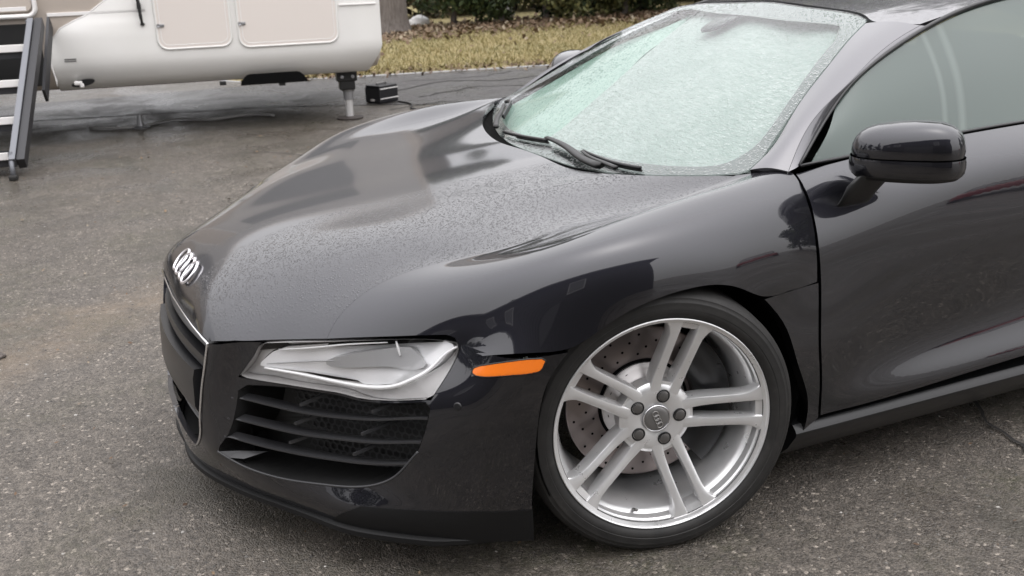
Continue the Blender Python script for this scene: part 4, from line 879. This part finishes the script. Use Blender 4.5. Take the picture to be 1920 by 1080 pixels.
# ---------------------------------------------------------------- trees and shrubs
def leafmat(k, a, b_, c_):
    m = new(k, b_, .6, spec=.3); n, l, bb = nt(m); g_ = n.new('ShaderNodeNewGeometry')
    setc(m, ramp(m, g_.outputs['Random Per Island'], [(0., a), (.55, b_), (1., c_)])); return m
LG = leafmat('leaf_dark', (.018, .028, .012), (.045, .066, .022), (.10, .125, .045)); LO = leafmat('leaf_olive', (.05, .055, .02), (.105, .11, .038), (.20, .185, .075)); LB = leafmat('needle', (.012, .022, .012), (.026, .042, .02), (.055, .07, .03))
BK = new('bark', (.12, .10, .085), .9, spec=.2); setc(BK, ramp(BK, noise(BK, 6, 8, .7, 0, 'Object', (6, 6, 1)), [(.3, (.11, .095, .085)), (.7, (.26, .23, .21))])); bump(BK, noise(BK, 9, 8, .7, 0, 'Object', (5, 5, .7)), .8, .05)
def crown(lobes, count, s, seed, flatten=.6):
    r = np.random.default_rng(seed); V = []; F = []; w = np.array([l_[3]**2 for l_ in lobes]); w = w/w.sum()
    for k in range(count):
        L = lobes[r.choice(len(lobes), p=w)]; d = r.normal(size=3); d /= np.linalg.norm(d); rr = L[3]*(.55+.5*r.random()**.7)
        if r.random() < .25: rr *= r.random()
        p = np.array(L[:3])+d*rr*[1, 1, L[4] if len(L) > 4 else .8]
        if p[2] < .05: continue
        a = r.normal(size=3); a /= np.linalg.norm(a); b_ = np.cross(a, r.normal(size=3)); b_ /= np.linalg.norm(b_); ss = s*r.uniform(.5, 1.5); nn = len(V)
        V += [tuple(p-a*ss), tuple(p+b_*ss*.5), tuple(p+a*ss), tuple(p-b_*ss*.5)]; F.append((nn, nn+1, nn+2, nn+3))
    return V, F
def make_tree(name, label, cat, loc, H, lobes, count, s, lm_, seed, group=None, trunk=.14, branches=6):
    t = thing(name, label, cat, loc, 0, group); r = random.Random(seed); b_ = MB()
    top = H*.72; path = [(0, 0, -.05)]+[(r.uniform(-.08, .08)*i, r.uniform(-.08, .08)*i, top*i/5) for i in range(1, 6)]
    b_.tube(path, [trunk*1.35]+[trunk*(1-.16*i) for i in range(1, 6)], 9)
    for k in range(branches):
        z = H*r.uniform(.2, .62); a = r.uniform(0, 6.28); L = H*r.uniform(.15, .28); q = [(0, 0, z), (math.cos(a)*L*.5, math.sin(a)*L*.5, z+L*.35), (math.cos(a)*L, math.sin(a)*L, z+L*.6)]
        b_.tube(q, [trunk*.45, trunk*.3, trunk*.12], 6)
    b_.build('trunk', BK, t, True)
    V, F = crown(lobes, count, s, seed); mk('crown', V, F, lm_, t, False); return t
def copy_tree(src, loc, rz, sc, label):
    r = src.copy(); COL.objects.link(r); r.location = loc; r.rotation_euler = (0, 0, rz); r.scale = (sc,)*3; r['label'] = label
    for ch in src.children: c = ch.copy(); COL.objects.link(c); c.parent = r
    return r
sh = [('evergreen shrub left of the row, dark with a bare brown foot', (-15.3, 5.9), LG), ('tall dark evergreen shrub second from the left in the row', (-15.1, 6.75), LG), ('olive green shrub in the middle of the row', (-15.0, 7.6), LO), ('dark dense shrub right of the olive one', (-15.2, 8.35), LB), ('light olive shrub near the windscreen edge, at the end of the row', (-14.9, 9.15), LO), ('dark green shrub at the back, just behind the end of the row', (-15.6, 9.9), LG)]
for i, (lb, (x, y), mm) in enumerate(sh):
    r = random.Random(i); lob = [(r.uniform(-.35, .35), r.uniform(-.35, .35), r.uniform(.22, 1.0) if q_ < 7 else r.uniform(1., 2.3), r.uniform(.34, .58), .8) for q_ in range(14)]
    make_tree('shrub', lb, 'shrub', (x, y, 0), 2.6, lob, 8000, .05, mm, 20+i, 'evergreen shrubs beyond the verge', .05, 9)
um_ = leafmat('brush', (.03, .024, .016), (.075, .06, .035), (.13, .10, .055))
V, F = crown([(-18.2-.5*(k % 2), 3.2+k*.62, .6+.35*(k % 3), .95, .9) for k in range(16)], 16000, .09, 77); o = mk('brush', V, F, um_, None, False); o['kind'] = 'stuff'
wl = leafmat('wood_edge', (.03, .032, .02), (.065, .066, .04), (.11, .105, .065))
V, F = crown([(-26+12*t+14*t*t, 9.5+13.5*t+2.2*math.sin(9*t), 1.3+1.5*(k % 3), 2.0, .95) for k, t in enumerate(np.linspace(0, 1, 34))], 15000, .26, 78); o = mk('woods', V, F, wl, None, False); o['kind'] = 'stuff'  # tree mass added to darken what the car roof reflects
# thick trunk behind the camper's end
t = thing('tree_trunk', 'thick grey-brown tree trunk beside the camper, in front of the shrubs', 'tree', (-14.6, 4.42, 0)); b_ = MB()
b_.tube([(0, 0, -.1), (0, 0, .05), (.0, 0, .3), (.02, .01, 1.2), (.05, 0, 3), (.0, .05, 6)], [.52, .44, .38, .345, .32, .25], 18).build('trunk', BK, t, True)
V, F = crown([(0, 0, 5.4, 1.0), (.4, .5, 5.2, .8)], 2500, .12, 5); mk('crown', V, F, LG, t, False)
# pale lumps standing in for a white car glimpsed between the shrubs
rk = new('lump_white', (.8, .79, .78), .8); setc(rk, ramp(rk, noise(rk, 6, 6), [(.35, (.68, .67, .66)), (.7, (.86, .85, .84))]))
for i, (x, y, sx, sz, lb) in enumerate(((-15.7, 5.42, .15, .12, 'whitish stand-in lump showing left of the first shrub beside the trunk'), (-15.9, 7.2, .14, .17, 'smaller whitish stand-in lump half hidden between two shrubs'))):
    bm = bmesh.new(); bmesh.ops.create_icosphere(bm, subdivisions=3, radius=1)
    for q in bm.verts: k_ = 1+.18*math.sin(q.co.x*5+i)*math.cos(q.co.y*4+q.co.z*3); q.co = Vector((q.co.x*sx*.8, q.co.y*sx*1.3, q.co.z*sz))*k_
    me = bpy.data.meshes.new('pale_lump'); bm.to_mesh(me); bm.free(); me.materials.append(rk); me.polygons.foreach_set('use_smooth', [True]*len(me.polygons))
    o = bpy.data.objects.new('pale_lump', me); COL.objects.link(o); o.location = (x, y, sz*.75); tag(o, lb, 'lump', 'pale lumps between the shrubs')
# woods round the yard (seen in the paint)
r = random.Random(3)
lobA = [(r.uniform(-1.3, 1.3), r.uniform(-1.3, 1.3), r.uniform(1.6, 6.2), r.uniform(.8, 1.35)) for _ in range(16)]
TA = make_tree('broadleaf_tree', 'dark broadleaf tree rising far behind the shrubs', 'tree', (-34, 6, 0), 7, lobA, 5200, .17, LG, 41, 'trees round the yard', .2, 8)
lobB = [(r.uniform(-.25, .25)*(9-z), r.uniform(-.25, .25)*(9-z), z, .35+(9-z)*.13, .7) for z in np.linspace(1.0, 8.6, 22)]
TB = make_tree('conifer_tree', 'dark conifer standing far beyond the lane', 'tree', (-33, 12, 0), 9, lobB, 6000, .14, LB, 42, 'trees round the yard', .17, 10)
spots = [(-33, -2, 1., 0), (-34, 17, .95, 0), (-30, 23, .8, 1), (-32, -12, .95, 1), (-28, -22, 1., 0), (-24, 30, .8, 1), (-16, -26, 1.1, 0), (-6, -20, 1.05, 1), (0, -22, 1.1, 0), (6, -20, 1., 1),
         (13, -16, 1.15, 0), (9.5, 19, 1.2, 1), (13.5, 22, 1., 0), (8, 16, 1.1, 0), (3, 19, 1.1, 1), (-3, 19, 1., 0), (-7, 18, .8, 1), (-10.5, 17, .9, 0), (-14, 16.5, .7, 1), (-12, 21, 1., 0), (-9, 10.5, 1.0, 0), (-6.8, 13, 1.05, 0), (-12, 12, 1., 0)]  # trees beyond the tail are added to darken the roof's reflection
def where(x, y):
    side = 'behind the photographer' if x > 7 else ('beyond the nose of the car' if y < -10 else ('beyond the tail of the car' if y > 9 and x > -15 else 'behind the camper and the shrubs'))
    return side
cnt = {}
for i, (x, y, s_, k_) in enumerate(spots):
    w_ = where(x, y); q = cnt[(w_, k_)] = cnt.get((w_, k_), 0)+1
    copy_tree((TA, TB)[k_], (x, y, 0), i*1.7, s_, '%s %s %s, %s' % (('first', 'second', 'third', 'fourth', 'fifth', 'sixth', 'seventh', 'eighth', 'ninth', 'tenth', 'eleventh', 'twelfth')[q-1], ('dark broadleaf tree', 'narrow dark conifer')[k_], w_, 'out of frame'))
# ---------------------------------------------------------------- camper (local s runs to the photo's left, o outwards)
Ov = Vector((-5.77222837, 1.38442809, 0)); tv = Vector((-.13440241, -.99092683, 0)); nv = Vector((.99092683, -.13440241, 0))
RM = Matrix(((tv.x, nv.x, 0, Ov.x), (tv.y, nv.y, 0, Ov.y), (0, 0, 1, 0), (0, 0, 0, 1)))
RV = thing('camper', 'large cream and tan camper trailer parked behind the car on its landing leg', 'camper'); RV.matrix_world = RM
wm = new('camper_white', (.80, .785, .75), .28, 0, .5, .08); setc(wm, ramp(wm, noise(wm, 1.5, 5), [(.3, (.77, .755, .72)), (.7, (.81, .80, .775))]))
tm = new('camper_tan', (.53, .465, .405), .35, 0, .4, .1); dm = new('camper_door', (.74, .68, .63), .35, 0, .3, .1); um = new('underside', (.012, .012, .012), .8); sm_ = new('steel', (.34, .34, .35), .4, .7); wtm = new('white_trim', (.82, .80, .78), .35)
glk = new('tinted_window', (.22, .22, .22), .3)
prof = [(-.34, .425), (-.19, .415), (-.125, .432), (-.05, .50), (.0, .60), (.0, 2.0), (.0, 3.15), (-.12, 3.3), (-2.28, 3.3), (-2.4, 3.15), (-2.4, .55), (-2.3, .43)]
sts = [(-.125, .06), (-.135, .02), (-.11, .0)]
rings = []
for s_, lift in ((-.13, .20), (-.125, .10), (-.10, .04), (-.03, .0), (0.05, -.0), (1.2, -.0), (2.4, .0), (5.2, 0), (8.5, 0)):
    rings.append([(s_+(.0), o_-(.05 if s_ < -.11 and o_ > -.1 else 0), max(z_, .415+lift) if z_ < 1 else z_) for o_, z_ in prof])
MB().sweep(rings).build('body', tm, RV, auto=35)
# white lower moulding with the swept end, 12 mm proud, following the tuck under
sw = [(2.376, .50), (2.392, .60), (2.395, .675), (2.377, .788), (2.296, .882), (2.20, .93), (2.102, .969), (1.951, 1.074), (1.80, 1.20), (1.62, 1.33), (1.35, 1.42), (.9, 1.46), (-.128, 1.46)]
def side_end(z): # left limit of the moulding at a height
    q = [p for p in sw if True]; zz = [p[1] for p in q[:12]]; ss = [p[0] for p in q[:12]]; return float(np.interp(z, zz, ss))
rings = []
for o_, z_ in [(-.19, .402), (-.118, .420), (-.046, .492), (-.006, .56), (.012, .62), (.012, .68), (.012, .79), (.012, .88), (.012, .93), (.012, .97), (.012, 1.074), (.012, 1.2), (.012, 1.33), (.012, 1.42), (.0, 1.46)]:
    L = side_end(max(z_, .5)); lo = -.132 if z_ > .60 else (-.132+(.6-z_)*.55)
    rings.append([(lo+.02, o_-.03, z_), (lo, o_-.012, z_), (lo+.012, o_, z_), (lo+.3, o_, z_), (L*.5, o_, z_), (L-.015, o_, z_), (L, o_-.004, z_), (L-.005, o_-.03, z_)])
MB().sweep(rings, False, False).build('lower_moulding', wm, RV, auto=45)
MB().tube([(2.376, .008, .46)]+[(a, .008, b_) for a, b_ in sw[:11]], .006, 6).build('moulding_edge', wtm, RV, True)
def rrect(s0, s1, z0, z1, r, o_, n=6):
    p = []
    for cx_, cz_, a0 in ((s1-r, z1-r, 0), (s0+r, z1-r, 90), (s0+r, z0+r, 180), (s1-r, z0+r, 270)):
        for k in range(n+1): a = math.radians(a0+90*k/n); p.append(Vector((cx_+math.cos(a)*r, o_, cz_+math.sin(a)*r)))
    return p
for (s0, s1, z0, z1), sl_ in (((1.06, 1.60, .695, 1.34), (1.572, .868)), ((.228, .99, .677, 1.34), (.965, .852))):
    d = MB().prism(rrect(s0, s1, z0, z1, .07, .012), (0, .010, 0)).build('compartment_door', dm, RV)
    MB().tube(rrect(s0-.006, s1+.006, z0-.006, z1+.006, .076, .016), .010, 8, closed=True).build('door_frame', wm, d, True)
    MB().tube(rrect(s0+.022, s1-.022, z0+.022, z1-.022, .055, .0205), .003, 6, closed=True).build('door_seal', wtm, d, True)
    lt = MB(); lt.box((sl_[0], .026, sl_[1]), (.05, .012, .022), None, .004); lt.lathe([(.0, .0), (.006, .012), (.0, .014)], 16, Matrix.Translation((sl_[0]+.018, .03, sl_[1]))@Matrix.Rotation(math.pi/2, 4, 'Z')); lt.build('latch', sm_, d)
gh = MB(); gh.tube([(1.717, .03, 1.30), (1.716, .055, 1.10), (1.708, .05, .935), (1.704, .02, .89)], [.011, .013, .012, .009], 8).box((1.712, .035, 1.02), (.03, .05, .05), None, .006).box((1.703, .02, .885), (.03, .02, .018), None, .003); gh.build('hanging_strap', M['black_plastic'], RV)
MB().box((2.255, .013, .655), (.085, .008, .010), None, .002).box((2.255, .013, .640), (.085, .008, .008), None, .002).build('drain_vent', M['cap_grey'], RV)
MB().box((2.02, .006, .985), (.70, .012, .026), None, .003).build('trim_strip', wtm, RV); MB().box((.05, .018, .955), (.30, .01, .012), None, .003).build('trim_strip', wtm, RV)
# recess over the wheel step and the small tail hole
MB().prism([Vector((.762+math.cos(a)*.262*(1 if abs(math.cos(a)) < .8 else 1), .0, .372+min(.085, math.sin(a)*.13))) for a in np.linspace(0, math.pi, 25)]+[], (0, .016, 0)).build('step_recess', M['void'], RV)
MB().prism([Vector((2.19+math.cos(a)*.085, -.02, .472+math.sin(a)*.026-.012*math.cos(a))) for a in np.linspace(0, 2*math.pi, 25)[:-1]], (0, .034, 0)).build('outlet_hole', M['satin_black'], RV)
MB().box((2.225, .0, .474), (.06, .05, .03), None, .008).box((2.20, .004, .455), (.03, .04, .03), None, .006).build('outlet_valve', wtm, RV)
MB().box((1.16, -.02, .398), (.05, .04, .03), None, .004).box((.70, -.02, .365), (.05, .05, .03), None, .004).build('drain_foot', M['black_plastic'], RV)
MB().box((4.4, -1.25, .50), (8.2, 1.9, .16)).build('chassis', um, RV)
for s_ in (4.6, 5.7):
    for o_ in (-.25, -2.15): MB().lathe([(-.11, .2), (-.11, .34), (-.08, .37), (.08, .37), (.11, .34), (.11, .2), (.05, .19), (.04, 0)], 32, Matrix.Translation((s_, o_, .37))@Matrix.Rotation(math.pi/2, 4, 'Z')).build('trailer_wheel', M['rubber'], RV, auto=40)
MB().box((4.2, .006, 2.35), (8.5, .016, 1.6), None, .004).build('upper_panel', new('camper_upper', (.50, .475, .45), .4, 0, .3, .15), RV)
# big dark windows and stripe higher up the side
for s0, s1, z0, z1 in ((.5, 2.0, 1.95, 2.65), (3.6, 5.2, 1.8, 2.6)): MB().prism(rrect(s0, s1, z0, z1, .06, .012), (0, .014, 0)).build('window', glk, RV)
# entry door at the left with its white frame
dr = MB().prism(rrect(2.46, 3.12, 1.02, 2.8, .05, .004), (0, .03, 0)).build('entry_door', tm, RV)
fr = MB(); fr.tube(rrect(2.44, 3.14, .985, 2.82, .06, .03), .030, 8, closed=True, flat=.6); fr.build('door_frame', wtm, dr, True); fr = MB(); fr.box((2.8, .03, 1.04), (.60, .012, .03), None, .004).build('door_sill', wtm, dr)
MB().box((2.8, .0, .70), (.72, .03, .46), None, .01).build('step_well', um, RV)
# landing leg near the end
LG_ = emp('landing_leg', RV); lx, lo_ = .134, -.30
MB().box((lx+.01, lo_+.02, .42), (.17, .12, .20), None, .012).box((lx+.01, lo_+.02, .30), (.13, .10, .10), None, .01).build('leg_bracket', M['black_plastic'], LG_)
lg = MB(); lg.lathe([(.165, 0), (.165, .042), (.25, .046), (.25, 0)], 20, Matrix.Translation((lx, lo_, 0))@Matrix.Rotation(-math.pi/2, 4, 'Y')); lg.build('outer_tube', sm_, LG_, auto=40)
lg = MB(); lg.lathe([(.235, 0), (.235, .056), (.26, .056), (.26, 0)], 20, Matrix.Translation((lx, lo_, 0))@Matrix.Rotation(-math.pi/2, 4, 'Y')); lg.build('collar', M['cap_grey'], LG_, auto=40)
MB().lathe([(.01, 0), (.01, .033), (.20, .033), (.20, 0)], 20, Matrix.Translation((lx, lo_, 0))@Matrix.Rotation(-math.pi/2, 4, 'Y')).build('inner_tube', new('galvanised', (.62, .61, .60), .4, .4), LG_, auto=40)
MB().lathe([(.0, 0), (.0, .11), (.012, .115), (.022, .05), (.022, 0)], 24, Matrix.Translation((lx, lo_, 0))@Matrix.Rotation(-math.pi/2, 4, 'Y')).build('foot_plate', new('rust_dark', (.06, .05, .045), .7), LG_, auto=40)
for k in (-1, 1): MB().lathe([(0, 0), (.01, .013), (.0, .016)], 12, Matrix.Translation((lx+.01+k*.045, lo_+.085, .36))@Matrix.Rotation(math.pi/2, 4, 'Z')).build('bracket_bolt', sm_, LG_, True)
# ---------------------------------------------------------------- entry steps standing on the drive
ST = thing('entry_steps', 'grey metal entry steps with white-edged treads leaning from the camper door to the drive', 'steps'); ST.matrix_world = RM
gs = new('step_grey', (.16, .165, .18), .42, .5); bl = new('step_dark', (.03, .03, .034), .5)
def stp(o_): return 2.43+.155*(o_-.40)/.80
def stringer(o0, z0, o1, z1, ds, w, th, m, name):
    a = Vector((stp(o0)+ds, o0, z0)); b_ = Vector((stp(o1)+ds, o1, z1)); d = (b_-a).normalized(); nn = Vector((0, d.z, -d.y))*w/2; tt = Vector((th, 0, 0))
    return MB().sweep([[tuple(q-nn), tuple(q+nn), tuple(q+nn+tt), tuple(q-nn+tt)] for q in (a, b_)]).build(name, m, ST)
for ds in (0, .66):
    stringer(.36, .955, 1.18, .10, ds, .10, .038, gs, 'stringer')
    stringer(.33, .95, 1.16, .09, ds-.052, .105, .05, bl, 'stringer_web')
    stringer(.05, .93, .42, .44, ds-.02, .16, .02, bl, 'side_plate')
    q = Vector((stp(1.2)+ds+.02, 1.19, 0)); MB().tube([q+Vector((0, -.02, .17)), q+Vector((0, .02, .09)), q+Vector((-.005, .06, .03))], .017, 10).build('foot_leg', gs, ST, True)
    MB().box(tuple(q+Vector((-.005, .065, .018))), (.055, .07, .036), None, .010).build('foot_pad', M['rubber'], ST)
for o_, z_ in ((.52, .79), (.72, .57), (.92, .345), (1.11, .135)):
    s0 = stp(o_)+.03; td = MB().box((s0+.31, o_-.10, z_), (.62, .21, .022), None, .004).box((s0+.31, o_-.03, z_-.035), (.62, .03, .07), None, .004).build('tread', bl, ST)
    MB().box((s0+.31, o_+.006, z_+.004), (.61, .012, .050), None, .004).build('tread_edge', wtm, td); MB().box((s0+.31, o_-.03, z_+.013), (.61, .05, .006), None, .002).build('tread_strip', wtm, td)
MB().box((stp(.40)+.02, .36, .955), (.05, .10, .05), None, .01).build('hinge', gs, ST)
# ---------------------------------------------------------------- small things by the leg
BX = thing('tool_case', 'small black case with white edge strips on the asphalt beside the camper leg', 'case', (-6.86, 1.83, .004), math.radians(26))
kb = new('case_black', (.012, .012, .014), .38)
MB().box((0, 0, .075), (.20, .24, .145), None, .012).build('shell', kb, BX); MB().box((0, 0, .155), (.19, .23, .02), None, .008).build('lid', kb, BX)
for z_ in (.045, .135): MB().box((.101, 0, z_), (.006, .225, .008), None, .001).build('edge_strip', wtm, BX)
MB().tube([(0, -.06, .163), (0, -.055, .178), (0, .055, .178), (0, .06, .163)], .008, 8).build('handle', M['cap_grey'], BX, True)
MB().box((0, -.121, .03), (.05, .005, .02), None, .002).build('badge_plate', wtm, BX)
cb = MB().tube([(x, y, .012) for x, y in curve2([(-6.75, 1.95), (-6.45, 1.98), (-6.2, 1.9), (-6.05, 2.15), (-5.7, 2.3)], 30)], .008, 6).build('cable', M['rubber'], None, True); tag(cb, 'thin black cable lying on the drive beside the small black case', 'cable')
hz = MB().tube([(x, y, .014+(.004 if x < -7 else 0)) for x, y in curve2([(-6.9, -.75), (-6.7, -.35), (-6.95, -.05), (-6.72, .25), (-6.8, .55), (-6.6, .75)], 50)], .011, 8).build('hose', new('hose_grey', (.38, .37, .36), .5), None, True); tag(hz, 'pale grey hose lying in bends on the ground under the camper', 'hose')
JS = thing('jack_stand', 'small grey jack stand with a flat base on the ground in front of the hose', 'jack', (-6.68, -.36, 0))
MB().lathe([(0, 0), (0, .075), (.012, .078), (.02, .03), (.11, .018), (.115, .0)], 20, Matrix.Rotation(-math.pi/2, 4, 'Y')).build('base', sm_, JS, auto=40)
MB().box((0, 0, .118), (.05, .20, .014), None, .003).build('head_bar', sm_, JS)
# a scrap of bark at the left edge
sc_ = MB().box((0, 0, 0), (.05, .035, .014), None, .006).build('wood_chip', BK, None, True); sc_.location = (-1.30, -1.452, .008); sc_.rotation_euler = (.1, .1, .6); tag(sc_, 'small dark wood chip lying alone at the left edge of the drive', 'wood chip')
# house behind the photographer, whose dark front mirrors in the fender
HS = thing('house', 'dark grey two-storey house behind the photographer, seen only mirrored in the black fender', 'house', (7.6, -6.9, 0))
sdm = new('siding', (.045, .043, .042), .7); rfm = new('roof_dark', (.03, .03, .031), .8)
MB().box((2.5, 0, 2.3), (5, 18.4, 4.6)).build('wall', sdm, HS)
MB().add([(-.5, -9.7, 4.5), (-.5, 9.7, 4.5), (2.5, 9.7, 6.6), (2.5, -9.7, 6.6), (5.5, -9.7, 4.5), (5.5, 9.7, 4.5), (-.5, -9.7, 4.35), (-.5, 9.7, 4.35)], [(0, 1, 2, 3), (3, 2, 5, 4), (0, 6, 7, 1), (0, 3, 4), (1, 5, 2)]).build('roof', rfm, HS)
for k in range(24): MB().box((-.012, 0, .25+k*.18), (.024, 18.4, .012)).build('siding_lap', sdm, HS)
for y in (-5., -2.2, 4.8): 
    w_ = MB().box((-.03, y, 3.3), (.06, 1.2, 1.3), None, .01).build('window', wtm, HS); MB().box((-.064, y, 3.3), (.01, 1.04, 1.14)).build('pane', glk, w_)
gd = MB().box((-.03, 1.6, 1.15), (.06, 4.6, 2.3), None, .01).build('garage_door', new('garage_grey', (.10, .10, .10), .5), HS)
# red car parked behind the photographer, seen in the door paint
RC = thing('parked_car', 'red hatchback parked across the yard, showing only as a reflection in the black door', 'car', (12.6, 14.0, 0), math.radians(50)); rp = new('red_paint', (.32, .012, .018), .35, 0, 1., .04)
def sec(x, w, zs): return [(x, -w, .25), (x, -w, zs*.75), (x, -w*.93, zs), (x, w*.93, zs), (x, w, zs*.75), (x, w, .25)]
MB().sweep([sec(-2., .74, .55), sec(-1.9, .84, .72), sec(-1., .88, .86), (sec(0, .89, .92)), sec(1.2, .89, .95), sec(1.85, .86, .95), sec(2., .8, .7)]).build('body', rp, RC, auto=50)
def sc2(x, w, z0, z1): return [(x, -w, z0), (x, -w*.84, z1), (x, w*.84, z1), (x, w, z0)]
MB().sweep([sc2(-.95, .80, .84, .90), sc2(-.3, .80, .88, 1.38), sc2(1.0, .80, .9, 1.42), sc2(1.8, .78, .92, 1.05)]).build('cabin', glk, RC, auto=50)
MB().sweep([sc2(-.28, .69, 1.37, 1.41), sc2(1.0, .69, 1.41, 1.45), sc2(1.35, .66, 1.28, 1.31)]).build('roof', rp, RC, auto=50)
for x in (-1.3, 1.3):
    for y in (-.80, .80): MB().lathe([(-.1, .0), (-.1, .29), (-.07, .31), (.07, .31), (.1, .29), (.1, .18), (.08, .0)], 28, Matrix.Translation((x, y, .31))@Matrix.Rotation(math.pi/2 if y > 0 else -math.pi/2, 4, 'Z')).build('wheel', M['rubber'], RC, auto=40)
